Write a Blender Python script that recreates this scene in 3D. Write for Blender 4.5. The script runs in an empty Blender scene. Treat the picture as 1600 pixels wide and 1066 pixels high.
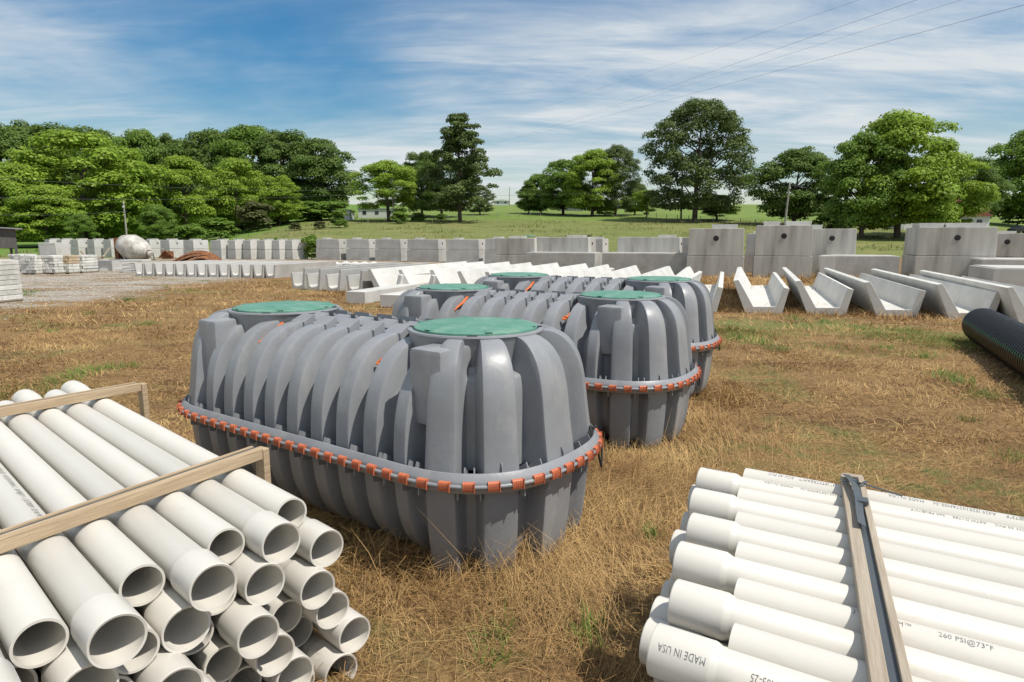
import bpy, bmesh, math, random
import numpy as np
from mathutils import Vector, Matrix
R=math.radians; PI=math.pi
random.seed(7); rng=np.random.default_rng(7)
S=bpy.context.scene; C=S.collection
# ---------------------------------------------------------------- camera, sky, sun, exposure
CAMH=1.98; PITCH=R(9.14); F=1013.0
cam=bpy.data.cameras.new('camera'); co=bpy.data.objects.new('camera',cam); C.objects.link(co)
co.location=(0,0,CAMH); co.rotation_euler=(R(90)-PITCH,0,0)
cam.sensor_width=36; cam.lens=36*F/1600; cam.clip_start=.05; cam.clip_end=5000
S.camera=co
SUN_EL=60; SUN_AZ=Vector((.88,-.47,0)).normalized()      # direction towards the sun on the ground plan
sv=Vector((SUN_AZ.x*math.cos(R(SUN_EL)),SUN_AZ.y*math.cos(R(SUN_EL)),math.sin(R(SUN_EL))))
sl=bpy.data.lights.new('sun','SUN'); so=bpy.data.objects.new('sun',sl); C.objects.link(so)
sl.energy=4.5; sl.angle=R(.55); sl.color=(1,.945,.86)
so.rotation_euler=sv.to_track_quat('Z','Y').to_euler(); so.location=(5,-5,20)
w=bpy.data.worlds.new('World'); S.world=w; w.use_nodes=True
nt=w.node_tree; N=nt.nodes; Lk=nt.links; N.clear()
def wn(t,**k):
    n=N.new(t)
    for a,b in k.items(): setattr(n,a,b)
    return n
sky=wn('ShaderNodeTexSky',sky_type='NISHITA',sun_disc=False); sky.sun_elevation=R(SUN_EL)
sky.sun_rotation=math.atan2(sv.x,sv.y); sky.air_density=1.25; sky.dust_density=.35; sky.ozone_density=2.0
tc=wn('ShaderNodeTexCoord'); sx=wn('ShaderNodeSeparateXYZ'); Lk.new(tc.outputs['Generated'],sx.inputs[0])
def wm(op,a,b=None,clamp=False):
    n=wn('ShaderNodeMath',operation=op); n.use_clamp=clamp
    for i,v in enumerate((a,b)):
        if v is None: continue
        if isinstance(v,(int,float)): n.inputs[i].default_value=v
        else: Lk.new(v,n.inputs[i])
    return n.outputs[0]
zz=wm('ADD',wm('MAXIMUM',sx.outputs[2],0.0),.16)
px_=wm('DIVIDE',sx.outputs[0],zz); py_=wm('DIVIDE',sx.outputs[1],zz)
cb=wn('ShaderNodeCombineXYZ'); Lk.new(px_,cb.inputs[0]); Lk.new(py_,cb.inputs[1])
def cloud(scale,rot,loc,stretch,lo,hi,dist,det=7,rough=.55):
    m=wn('ShaderNodeMapping'); Lk.new(cb.outputs[0],m.inputs[0]); m.inputs['Rotation'].default_value=(0,0,rot)
    m.inputs['Location'].default_value=loc; m.inputs['Scale'].default_value=stretch
    n=wn('ShaderNodeTexNoise'); Lk.new(m.outputs[0],n.inputs['Vector']); n.inputs['Scale'].default_value=scale
    n.inputs['Detail'].default_value=det; n.inputs['Roughness'].default_value=rough; n.inputs['Distortion'].default_value=dist
    r=wn('ShaderNodeMapRange'); r.interpolation_type='SMOOTHSTEP'; Lk.new(n.outputs[0],r.inputs[0]); r.inputs[1].default_value=lo; r.inputs[2].default_value=hi
    return r.outputs[0]
big=cloud(.55,R(8),(3.1,.4,0),(1,1,1),.26,.56,.3,5,.5)
wisp=cloud(1.5,R(-38),(1.3,2.2,0),(.42,1.5,1),.32,.66,.9,9,.6)
fine=cloud(5.0,R(-30),(.3,5.2,0),(.4,1.3,1),.25,.8,.6,8,.62)
den=wm('MULTIPLY',wm('MULTIPLY',big,wm('ADD',wm('MULTIPLY',wisp,.75),.35)),wm('ADD',wm('MULTIPLY',fine,.5),.68),True)
low=wn('ShaderNodeMapRange'); Lk.new(sx.outputs[2],low.inputs[0]); low.inputs[1].default_value=0; low.inputs[2].default_value=.12; low.inputs[3].default_value=.14; low.inputs[4].default_value=0
den=wm('MAXIMUM',wm('ADD',wm('MULTIPLY',den,.86),.07),low.outputs[0])
hs=wn('ShaderNodeHueSaturation'); Lk.new(sky.outputs[0],hs.inputs['Color']); hs.inputs['Saturation'].default_value=1.8; hs.inputs['Value'].default_value=1.12
mx=wn('ShaderNodeMix',data_type='RGBA'); Lk.new(den,mx.inputs[0]); Lk.new(hs.outputs[0],mx.inputs[6]); mx.inputs[7].default_value=(9.0,9.45,9.7,1)
bg=wn('ShaderNodeBackground'); bg.inputs[1].default_value=.078; Lk.new(mx.outputs[2],bg.inputs[0])
ow=wn('ShaderNodeOutputWorld'); Lk.new(bg.outputs[0],ow.inputs[0])
S.view_settings.view_transform='Standard'; S.view_settings.look='None'; S.view_settings.gamma=1; S.view_settings.exposure=0.10
# ---------------------------------------------------------------- geometry helpers
def px_dir(x,y):
    X=(x-800)/F; Y=-(y-533)/F
    return Vector((X,math.cos(PITCH)+Y*math.sin(PITCH),-math.sin(PITCH)+Y*math.cos(PITCH)))
def gp(x,y,z=0.0):
    d=px_dir(x,y); t=(z-CAMH)/d.z; return Vector((d.x*t,d.y*t,z))
def sm(a,b,x):
    t=min(1,max(0,(x-a)/(b-a))); return t*t*(3-2*t)
def smv(a,b,x):
    t=np.clip((x-a)/(b-a),0,1); return t*t*(3-2*t)
def hgt(x,y):
    x=np.asarray(x,float); y=np.asarray(y,float); r=np.maximum(y,1.)
    a=x/r
    k=.16+.84*smv(-.56,-.28,a)-.42*smv(.55,.85,a)
    up=np.interp(y,[-400,60,75,110,150,220,300,340,420,700,3000],[0,0,.5,2.9,5.7,11.0,16.4,17.4,15,8,-40])
    return k*up
def march(x,y,y0=40,y1=420):
    d=px_dir(x,y); Y=y0
    while Y<y1:
        t=Y/d.y; z=CAMH+d.z*t
        if z<float(hgt(d.x*t,Y)): return Vector((d.x*t,Y,float(hgt(d.x*t,Y))))
        Y+=.5
    return None
def at(x,Y,yy=None):
    # world point on the ground at depth Y seen at picture column x
    dx=(x-800)/F; X=dx*(Y*math.cos(PITCH)); z=float(hgt(X,Y)); X=dx*(Y*math.cos(PITCH)-(z-CAMH)*math.sin(PITCH))
    return Vector((X,Y,float(hgt(X,Y))))
class MB:
    def __init__(s): s.v=[]; s.f=[]; s.m=[]
    def add(s,vs,fs,mi=0):
        n=len(s.v); s.v+= [tuple(p) for p in vs]; s.f+=[tuple(i+n for i in f) for f in fs]; s.m+=[mi]*len(fs)
    def box(s,x0,x1,y0,y1,z0,z1,mi=0,M=None):
        vs=[Vector(p) for p in [(x0,y0,z0),(x1,y0,z0),(x1,y1,z0),(x0,y1,z0),(x0,y0,z1),(x1,y0,z1),(x1,y1,z1),(x0,y1,z1)]]
        if M is not None: vs=[M@p for p in vs]
        s.add(vs,[(0,3,2,1),(4,5,6,7),(0,1,5,4),(1,2,6,5),(2,3,7,6),(3,0,4,7)],mi)
    def prism(s,poly,y0,y1,mi=0,M=None):   # polygon in x,z (counter clockwise), extruded along y
        n=len(poly); vs=[Vector((p[0],y0,p[1])) for p in poly]+[Vector((p[0],y1,p[1])) for p in poly]
        if M is not None: vs=[M@p for p in vs]
        s.add(vs,[tuple(range(n)),tuple(reversed(range(n,2*n)))]+[((i+1)%n,i,i+n,(i+1)%n+n) for i in range(n)],mi)
    def tube(s,pts,r,seg=8,mi=0,cap=True):
        pts=[Vector(p) for p in pts]; rs=r if isinstance(r,(list,tuple)) else [r]*len(pts); rings=[]
        up=None
        for i,p in enumerate(pts):
            d=(pts[min(i+1,len(pts)-1)]-pts[max(i-1,0)]).normalized()
            if up is None: up=Vector((0,0,1)) if abs(d.z)<.9 else Vector((1,0,0))
            a=d.cross(up).normalized(); b=a.cross(d).normalized(); up=b
            rings.append([p+a*math.cos(2*PI*k/seg)*rs[i]+b*math.sin(2*PI*k/seg)*rs[i] for k in range(seg)])
        fs=[]
        for i in range(len(pts)-1):
            for k in range(seg):
                fs.append((i*seg+k,i*seg+(k+1)%seg,(i+1)*seg+(k+1)%seg,(i+1)*seg+k))
        if cap: fs+= [tuple(reversed(range(seg))),tuple(range((len(pts)-1)*seg,len(pts)*seg))]
        s.add([q for rg in rings for q in rg],fs,mi)
    def lathe(s,prof,seg=32,M=None,mi=0,closed=False): # prof (r, axial) around local X axis
        vs=[]; 
        for (r,t) in prof:
            for k in range(seg):
                a=2*PI*k/seg; p=Vector((t,r*math.cos(a),r*math.sin(a))); vs.append(M@p if M is not None else p)
        fs=[]; n=len(prof)
        for i in range(n if closed else n-1):
            j=(i+1)%n
            for k in range(seg): fs.append((i*seg+k,i*seg+(k+1)%seg,j*seg+(k+1)%seg,j*seg+k))
        s.add(vs,fs,mi)
    def mesh(s,name,mats,smooth=None,bevel=0,recalc=True):
        me=bpy.data.meshes.new(name); me.from_pydata(s.v,[],s.f)
        if not isinstance(mats,(list,tuple)): mats=[mats]
        for m in mats: me.materials.append(m)
        me.polygons.foreach_set('material_index',s.m)
        if recalc or bevel:
            bm=bmesh.new(); bm.from_mesh(me); bmesh.ops.remove_doubles(bm,verts=bm.verts,dist=1e-5)
            if recalc: bmesh.ops.recalc_face_normals(bm,faces=bm.faces)
            if bevel:
                es=[e for e in bm.edges if len(e.link_faces)==2 and e.calc_face_angle(0)>R(28)]
                bmesh.ops.bevel(bm,geom=es,offset=bevel,segments=2,profile=.6,affect='EDGES',clamp_overlap=True)
            bm.to_mesh(me); bm.free()
        if smooth is not None:
            me.polygons.foreach_set('use_smooth',[True]*len(me.polygons)); me.set_sharp_from_angle(angle=R(smooth))
        me.update(); return me
    def obj(s,name,mats,parent=None,**k): return link(name,s.mesh(name,mats,**k),parent)
def link(name,me,parent=None):
    o=bpy.data.objects.new(name,me); C.objects.link(o)
    if parent is not None: o.parent=parent
    return o
def tag(o,label=None,cat=None,group=None,kind=None):
    if label: o['label']=label
    if cat: o['category']=cat
    if group: o['group']=group
    if kind: o['kind']=kind
    return o
def thing(name,label,cat,loc=(0,0,0),rz=0,group=None):
    o=bpy.data.objects.new(name,None); C.objects.link(o); o.empty_display_size=.1
    o.location=loc; o.rotation_euler=(0,0,rz); return tag(o,label,cat,group)
KIDS={}
def copy_tree(src,parent=None):
    c=src.copy(); C.objects.link(c)
    if parent is not None: c.parent=parent
    for ch in [o for o in src.children]: copy_tree(ch,c)
    return c
# ---------------------------------------------------------------- materials
def mat(name,col,rough=.6,var=.1,scale=4,bump=0,bscale=None,col2=None,metal=0,spec=None,extra=None,island=0,objv=0,lo=.35,hi=.65,coord='Object',stretch=None,det=6,dirt=None):
    m=bpy.data.materials.new(name); m.use_nodes=True; t=m.node_tree; n=t.nodes; b=n['Principled BSDF']
    b.inputs['Roughness'].default_value=rough; b.inputs['Metallic'].default_value=metal
    if spec is not None: b.inputs['Specular IOR Level'].default_value=spec
    c1=(*col,1); c2=(*(col2 if col2 else [x*(1-var) for x in col]),1)
    tcn=n.new('ShaderNodeTexCoord'); mp=n.new('ShaderNodeMapping'); t.links.new(tcn.outputs[coord],mp.inputs[0])
    if stretch: mp.inputs['Scale'].default_value=stretch
    ns=n.new('ShaderNodeTexNoise'); ns.inputs['Scale'].default_value=scale; ns.inputs['Detail'].default_value=det; ns.inputs['Roughness'].default_value=.62
    t.links.new(mp.outputs[0],ns.inputs['Vector'])
    mr=n.new('ShaderNodeMapRange'); t.links.new(ns.outputs[0],mr.inputs[0]); mr.inputs[1].default_value=lo; mr.inputs[2].default_value=hi
    x=n.new('ShaderNodeMix'); x.data_type='RGBA'; t.links.new(mr.outputs[0],x.inputs[0]); x.inputs[6].default_value=c1; x.inputs[7].default_value=c2
    out=x.outputs[2]
    if dirt:
        dc,ds,dl,dh,da,dst=dirt
        m2=n.new('ShaderNodeMapping'); t.links.new(tcn.outputs[coord],m2.inputs[0]); m2.inputs['Scale'].default_value=dst; m2.inputs['Location'].default_value=(3.3,1.7,.4)
        d2=n.new('ShaderNodeTexNoise'); d2.inputs['Scale'].default_value=ds; d2.inputs['Detail'].default_value=9; d2.inputs['Roughness'].default_value=.7; t.links.new(m2.outputs[0],d2.inputs['Vector'])
        r2=n.new('ShaderNodeMapRange'); t.links.new(d2.outputs[0],r2.inputs[0]); r2.inputs[1].default_value=dl; r2.inputs[2].default_value=dh; r2.inputs[4].default_value=da
        x2=n.new('ShaderNodeMix'); x2.data_type='RGBA'; t.links.new(r2.outputs[0],x2.inputs[0]); t.links.new(out,x2.inputs[6]); x2.inputs[7].default_value=(*dc,1); out=x2.outputs[2]
    if island or objv:
        hv=n.new('ShaderNodeHueSaturation'); t.links.new(out,hv.inputs['Color'])
        if island: g=n.new('ShaderNodeNewGeometry'); r=g.outputs['Random Per Island']; amt=island
        else: g=n.new('ShaderNodeObjectInfo'); r=g.outputs['Random']; amt=objv
        q=n.new('ShaderNodeMapRange'); t.links.new(r,q.inputs[0]); q.inputs[3].default_value=1-amt; q.inputs[4].default_value=1+amt
        t.links.new(q.outputs[0],hv.inputs['Value']); out=hv.outputs[0]
    t.links.new(out,b.inputs['Base Color'])
    if bump:
        nb=n.new('ShaderNodeTexNoise'); nb.inputs['Scale'].default_value=bscale or scale*6; nb.inputs['Detail'].default_value=5
        t.links.new(mp.outputs[0],nb.inputs['Vector'])
        bp=n.new('ShaderNodeBump'); bp.inputs['Strength'].default_value=bump; bp.inputs['Distance'].default_value=.02
        t.links.new(nb.outputs[0],bp.inputs['Height']); t.links.new(bp.outputs[0],b.inputs['Normal'])
    return m
def leafmat(name,col,col2,trans=.42,scale=.35,island=.28):
    m=mat(name,col,rough=.55,scale=scale,col2=col2,island=island,spec=.25)
    t=m.node_tree; n=t.nodes; b=n['Principled BSDF']; o=n['Material Output']
    tr=n.new('ShaderNodeBsdfTranslucent'); ms=n.new('ShaderNodeMixShader'); ms.inputs[0].default_value=trans
    src=b.inputs['Base Color'].links[0].from_socket; t.links.new(src,tr.inputs[0])
    t.links.new(b.outputs[0],ms.inputs[1]); t.links.new(tr.outputs[0],ms.inputs[2]); t.links.new(ms.outputs[0],o.inputs[0])
    return m
M={}
M['plastic']=mat('grey_plastic',(.262,.272,.288),.40,col2=(.215,.222,.232),scale=2.2,bump=.06,bscale=35,dirt=((.40,.385,.35),5,.52,.8,.55,(1,1,.35)))
M['lid']=mat('green_plastic',(.070,.215,.150),.6,col2=(.12,.265,.20),scale=7,bump=.15,bscale=40,dirt=((.26,.36,.29),9,.5,.78,.8,(1,1,1)))
M['clip']=mat('orange_clip',(.60,.17,.075),.55,col2=(.48,.13,.06),scale=20)
M['rope']=mat('black_rope',(.015,.015,.015),.8)
M['cord']=mat('orange_cord',(.75,.17,.03),.6)
M['pvc']=mat('white_pvc',(.64,.615,.555),.36,col2=(.60,.57,.51),scale=1.6,bump=.015,bscale=60,objv=.035,lo=.3,hi=.7,dirt=((.42,.34,.24),7,.60,.82,.5,(1,2.5,2.5)))
M['ink']=mat('grey_ink',(.13,.13,.125),.6,col2=(.45,.45,.43),scale=55,lo=.48,hi=.72)
M['wood']=mat('raw_timber',(.50,.385,.25),.75,col2=(.33,.235,.14),scale=3,stretch=(1,14,14),bump=.25,bscale=10,lo=.3,hi=.7)
M['wood2']=mat('weathered_timber',(.42,.36,.28),.75,col2=(.29,.235,.17),scale=3,stretch=(1,14,14),bump=.25,bscale=10,lo=.3,hi=.7)
M['strap']=mat('strap_steel',(.11,.125,.135),.4,metal=.4)
M['conc']=mat('pale_concrete',(.52,.51,.48),.85,col2=(.40,.39,.365),scale=1.3,bump=.3,bscale=25,objv=.07)
M['cwhite']=mat('new_concrete',(.60,.59,.555),.85,col2=(.49,.48,.445),scale=1.2,bump=.3,bscale=25,objv=.06,dirt=((.30,.275,.23),3.5,.56,.8,.55,(1,.6,1)))
M['cgrey']=mat('stained_concrete',(.52,.505,.46),.9,col2=(.30,.285,.25),scale=.9,stretch=(2.2,2.2,.28),bump=.3,bscale=25,objv=.06,lo=.42,hi=.75)
M['cdark']=mat('grey_concrete',(.46,.45,.42),.9,col2=(.34,.33,.305),scale=1.5,bump=.3,bscale=25,objv=.08)
M['black']=mat('black_rubber',(.012,.012,.013),.6)
M['hdpe']=mat('black_drain_plastic',(.007,.0075,.008),.27,col2=(.010,.010,.010),scale=3)
M['greenline']=mat('green_stripe',(.06,.30,.08),.5)
M['rust']=mat('rusty_steel',(.27,.105,.035),.85,col2=(.10,.038,.016),scale=2.2,stretch=(.5,4,4),bump=.5,bscale=12,lo=.42,hi=.6)
M['drum']=mat('worn_white_paint',(.56,.54,.49),.7,col2=(.26,.23,.19),scale=1.4,bump=.3,bscale=14,lo=.44,hi=.68)
M['stone']=mat('pale_wall_stone',(.72,.71,.67),.9,col2=(.52,.51,.47),scale=2.6,bump=.8,bscale=9,island=.12)
M['tanstone']=mat('tan_wall_stone',(.52,.40,.26),.9,col2=(.42,.33,.22),scale=2.6,bump=.8,bscale=9,island=.12)
M['barn']=mat('weathered_boards',(.12,.11,.10),.9,col2=(.065,.06,.055),scale=4,stretch=(5,5,.4))
M['tin']=mat('grey_tin_roof',(.33,.33,.33),.5,metal=.4)
M['whitew']=mat('white_siding',(.62,.63,.62),.7)
M['redroof']=mat('red_brown_roof',(.22,.07,.05),.7)
M['darkroof']=mat('dark_shingle_roof',(.10,.10,.105),.9)
M['glass']=mat('window_glass',(.03,.04,.05),.1)
M['car']=mat('dark_car_paint',(.02,.025,.03),.25)
M['bark']=mat('grey_brown_bark',(.13,.105,.08),.95,col2=(.07,.055,.042),scale=2,stretch=(3,3,.5),bump=.5)
M['pole']=mat('pole_wood',(.19,.145,.11),.9,col2=(.12,.09,.07),scale=2)
M['greypole']=mat('grey_pole_wood',(.36,.34,.31),.9,col2=(.25,.23,.21),scale=2)
M['wire']=mat('wire_metal',(.05,.055,.06),.5)
M['leafA']=leafmat('bright_leaves',(.31,.43,.055),(.20,.31,.036))
M['leafB']=leafmat('mid_green_leaves',(.20,.31,.05),(.125,.215,.034))
M['leafC']=leafmat('dark_leaves',(.155,.235,.048),(.10,.165,.034))
M['leafP']=leafmat('pine_needles',(.135,.185,.055),(.085,.13,.036),.3)
M['leafD']=leafmat('dull_bush_leaves',(.15,.165,.06),(.11,.125,.045))
M['straw']=mat('dry_straw',(.50,.335,.14),.75,col2=(.23,.125,.048),scale=1.1,island=.38,spec=.3,coord='Object')
M['greenblade']=leafmat('green_blades',(.12,.24,.035),(.20,.24,.06),.3,.8)
M['gravel']=mat('gravel_stone',(.40,.37,.32),.9,col2=(.22,.195,.16),scale=1.0,island=.35)
M['meadow']=leafmat('meadow_blades',(.17,.18,.055),(.27,.245,.105),.3,.25)
# ground material: zones by real position
def ground_mat():
    m=bpy.data.materials.new('yard_ground'); m.use_nodes=True; t=m.node_tree; n=t.nodes; b=n['Principled BSDF']; L=t.links
    b.inputs['Roughness'].default_value=.95; b.inputs['Specular IOR Level'].default_value=.15
    g=n.new('ShaderNodeNewGeometry'); s=n.new('ShaderNodeSeparateXYZ'); L.new(g.outputs['Position'],s.inputs[0])
    def nz(sc,det=6,rough=.6,st=None,off=0):
        mp=n.new('ShaderNodeMapping'); L.new(g.outputs['Position'],mp.inputs[0]); mp.inputs['Location'].default_value=(off,off*.7,0)
        if st: mp.inputs['Scale'].default_value=st
        q=n.new('ShaderNodeTexNoise'); L.new(mp.outputs[0],q.inputs['Vector']); q.inputs['Scale'].default_value=sc; q.inputs['Detail'].default_value=det; q.inputs['Roughness'].default_value=rough; return q.outputs[0]
    def mr(v,a,b_,c=0,d=1,s_=True):
        q=n.new('ShaderNodeMapRange'); q.interpolation_type='SMOOTHSTEP' if s_ else 'LINEAR'; L.new(v,q.inputs[0])
        for i,z in enumerate((a,b_,c,d)): q.inputs[i+1].default_value=z
        return q.outputs[0]
    def ma(op,a,b_,cl=False):
        q=n.new('ShaderNodeMath'); q.operation=op; q.use_clamp=cl
        for i,v in enumerate((a,b_)):
            if isinstance(v,(int,float)): q.inputs[i].default_value=v
            else: L.new(v,q.inputs[i])
        return q.outputs[0]
    def mixc(f,a,b_):
        q=n.new('ShaderNodeMix'); q.data_type='RGBA'
        if isinstance(f,(int,float)): q.inputs[0].default_value=f
        else: L.new(f,q.inputs[0])
        for i,v in ((6,a),(7,b_)):
            if isinstance(v,tuple): q.inputs[i].default_value=(*v,1)
            else: L.new(v,q.inputs[i])
        return q.outputs[2]
    fine=nz(28,8,.7); mid=nz(3.2,6,.65,off=3); big=nz(.45,5,.6,off=9)
    straw=mixc(mr(fine,.3,.7),(.125,.072,.031),(.37,.24,.105))
    straw=mixc(mr(mid,.42,.72),straw,(.19,.11,.052))
    straw=mixc(ma('MULTIPLY',mr(big,.5,.68),mr(mid,.38,.6)),straw,(.15,.17,.055))
    soil=mixc(mr(nz(1.1,6,.7,st=(.5,1.6,1),off=20),.51,.66),straw,(.13,.075,.035))
    # green verge band in front of the troughs, and near the far end of the left pipes
    band=ma('MULTIPLY',mr(ma('ADD',s.outputs[1],ma('MULTIPLY',s.outputs[0],.42)),14.6,15.8),mr(s.outputs[0],3.0,5.0))
    band=ma('MULTIPLY',band,mr(ma('ADD',s.outputs[1],ma('MULTIPLY',s.outputs[0],.42)),18.5,17.5))
    yard=mixc(ma('MULTIPLY',ma('MULTIPLY',band,mr(nz(1.2,6,.7,off=31),.38,.6)),.8),soil,(.14,.185,.055))
    # gravel drive on the left
    e=ma('ADD',ma('MULTIPLY',s.outputs[0],-1.0),ma('MULTIPLY',nz(.3,6,.65,off=5),6))
    grav=ma('MULTIPLY',mr(e,15.2,18.0),mr(s.outputs[1],13,17))
    e2=mr(ma('ADD',s.outputs[1],ma('MULTIPLY',nz(.3,5,.6,off=2),5)),38,43)
    grav=ma('MAXIMUM',grav,ma('MULTIPLY',e2,mr(s.outputs[0],6,0)))
    gc=mixc(mr(nz(14,8,.75,off=4),.3,.7),(.24,.215,.18),(.47,.43,.37)); gc=mixc(mr(mid,.55,.75),gc,(.36,.26,.15))
    patch=mr(nz(.5,6,.7,st=(.4,1.3,1),off=14),.46,.58)
    grav=ma('MULTIPLY',grav,ma('SUBTRACT',1,ma('MULTIPLY',patch,.95)))
    col=mixc(grav,yard,gc)
    # hill meadow
    hill=mr(s.outputs[1],59,63)
    hc=mixc(mr(nz(.09,8,.7,st=(1,2.4,1),off=8),.35,.65),(.15,.185,.048),(.25,.23,.095))
    hc=mixc(mr(nz(.8,9,.8,st=(.6,2.2,1),off=1),.42,.62),hc,(.105,.135,.038))
    hc=mixc(mr(ma('ADD',s.outputs[1],ma('MULTIPLY',nz(.05,4,.5),30)),158,166),hc,mixc(mr(nz(.25,6,.7,off=6),.35,.65),(.12,.19,.038),(.175,.22,.06)))
    lawn=ma('MULTIPLY',mr(s.outputs[0],-40,-50),mr(s.outputs[1],66,70))
    hc=mixc(lawn,hc,(.12,.205,.04))
    col=mixc(hill,col,hc)
    L.new(col,b.inputs['Base Color'])
    bp=n.new('ShaderNodeBump'); bp.inputs['Strength'].default_value=.9; bp.inputs['Distance'].default_value=.05
    L.new(ma('ADD',ma('MULTIPLY',nz(40,8,.7,off=2),.5),mid),bp.inputs['Height']); L.new(bp.outputs[0],b.inputs['Normal'])
    return m
M['ground']=ground_mat()
# ---------------------------------------------------------------- ground sheet
def grid_mesh(name,xs,ys,m):
    X,Y=np.meshgrid(xs,ys); Z=hgt(X,Y); near=np.exp(-((Y/28.)**2))
    Z=Z+near*(.018*np.sin(X*1.9+Y*.7)+.014*np.sin(Y*2.7-X*1.1+1)) 
    v=np.stack([X,Y,Z],-1).reshape(-1,3); nx=len(xs); ny=len(ys)
    i=np.arange(ny-1)[:,None]*nx+np.arange(nx-1)[None,:]; q=np.stack([i,i+1,i+nx+1,i+nx],-1).reshape(-1,4)
    return quads(name,v,q,m,True)
def quads(name,v,q,m,smooth=False):
    me=bpy.data.meshes.new(name); me.vertices.add(len(v)); me.vertices.foreach_set('co',np.asarray(v,np.float32).ravel())
    me.loops.add(q.size); me.loops.foreach_set('vertex_index',q.astype(np.int32).ravel())
    me.polygons.add(len(q)); me.polygons.foreach_set('loop_start',np.arange(0,q.size,4,dtype=np.int32))
    if smooth: me.polygons.foreach_set('use_smooth',np.ones(len(q),bool))
    me.materials.append(m); me.update(calc_edges=True); return me
xs=np.concatenate([np.linspace(-2500,-320,20),np.linspace(-300,-32,60),np.linspace(-30,30,150),np.linspace(32,300,60),np.linspace(320,2500,20)])
ys=np.concatenate([np.linspace(-300,-6,12),np.linspace(-5,40,140),np.linspace(41,340,200),np.linspace(345,3000,30)])
tag(link('ground',grid_mesh('ground',xs,ys,M['ground'])),'dry straw yard with gravel rising into a green meadow','ground',kind='structure')
# ---------------------------------------------------------------- plastic septic tanks
LO=1.01; FZ=.633; LZ=1.405
def capR(th,e=2.5): return (abs(math.cos(th)/.77)**e+abs(math.sin(th)/.79)**e)**(-1/e)
def hull(s):
    # s = perimeter coordinate: returns spine point, outward direction, radius, capness
    Ls=2*LO; Lc=PI*.79; per=2*Ls+2*Lc; s=s%per
    if s<Ls: return Vector((-LO+s,0)),Vector((0,-1)),.79,0.0
    s-=Ls
    if s<Lc:
        th=-PI/2+PI*s/Lc; return Vector((LO,0)),Vector((math.cos(th),math.sin(th))),capR(th),sm(0,.35,math.cos(th))
    s-=Lc
    if s<Ls: return Vector((LO-s,0)),Vector((0,1)),.79,0.0
    s-=Ls; th=PI/2+PI*s/Lc
    return Vector((-LO,0)),Vector((math.cos(th),math.sin(th))),capR(th),sm(0,.35,-math.cos(th))
PER=4*LO+2*PI*.79
LC=PI*.79
def rib_list():
    ribs=[]
    for base,flip in ((0,1),(2*LO+LC,-1)):
        for k in range(9): ribs.append((base+.01+.25*k,.060 if 0<k<8 else .052,.046))
        c0=base+2*LO
        for a,hw in ((-68,7.2),(-41,7.8),(-6,11.6),(35,8.2),(67,7.4)): ribs.append((c0+(a+90)/180*LC,hw/180*LC,.05))
    return ribs
SR_U=[(.075,.645),(.083,.80),(.095,.92),(.118,1.02),(.15,1.10),(.20,1.18),(.265,1.25),(.345,1.305),(.44,1.338),(.53,1.350),(.548,1.346)]
SG_U=[(.225,.645),(.228,.76),(.235,.86),(.248,.93),(.275,.99),(.325,1.035),(.38,1.08),(.45,1.10),(.51,1.11),(.541,1.115),(.548,1.28)]
CR_U=[(.052,.645),(.076,.80),(.095,.95),(.108,1.06),(.126,1.15),(.152,1.23),(.19,1.295),(.24,1.345),(.295,1.376),(.345,1.388),(.39,1.385)]
CG_U=[(.235,.645),(.238,.80),(.242,.93),(.248,1.03),(.256,1.10),(.27,1.15),(.285,1.175),(.32,1.185),(.35,1.19),(.37,1.19),(.39,1.22)]
SR_L=[(.075,.615),(.085,.50),(.10,.38),(.13,.27),(.18,.17),(.25,.09),(.33,.035),(.43,.0)]
SG_L=[(.19,.615),(.193,.5),(.20,.4),(.215,.3),(.27,.21),(.33,.13),(.4,.075),(.45,.04)]
CR_L=[(.060,.615),(.074,.48),(.086,.34),(.098,.22),(.112,.12),(.135,.04),(.18,-.005),(.26,-.01)]
CG_L=[(.195,.615),(.198,.48),(.205,.34),(.215,.2),(.235,.12),(.27,.07),(.32,.045),(.38,.04)]
def dens(rib,n=3):
    out=[]
    for i in range(len(rib)-1):
        for k in range(n):
            # catmull-rom
            p0=rib[max(i-1,0)];p1=rib[i];p2=rib[i+1];p3=rib[min(i+2,len(rib)-1)];t=k/n
            out.append(tuple(.5*((2*p1[j])+(-p0[j]+p2[j])*t+(2*p0[j]-5*p1[j]+4*p2[j]-p3[j])*t*t+(-p0[j]+3*p1[j]-3*p2[j]+p3[j])*t**3) for j in (0,1)))
    out.append(rib[-1]); return out
def perim_samples():
    sam=[]
    for c,hw,tw in rib_list():
        for d,mv in ((-hw-tw,0.0),(-hw-tw*.8,.07),(-hw-tw*.4,.5),(-hw-.004,.91),(-hw+.004,.988),(-hw+.013,1.0),(-hw*.33,1.0),(hw*.33,1.0),(hw-.013,1.0),(hw-.004,.988),(hw+.004,.91),(hw+tw*.4,.5),(hw+tw*.8,.07),(hw+tw,0.0)):
            sam.append(((c+d)%PER,mv))
    sam.sort(); out=[]
    for i,(s0,m0) in enumerate(sam):
        out.append((s0,m0)); s1,m1=sam[(i+1)%len(sam)]; g=(s1-s0)%PER
        if g>.035:
            n=int(g/.03)+1
            for k in range(1,n): out.append(((s0+g*k/n)%PER,m0+(m1-m0)*k/n))
    out.sort(); return out
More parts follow.
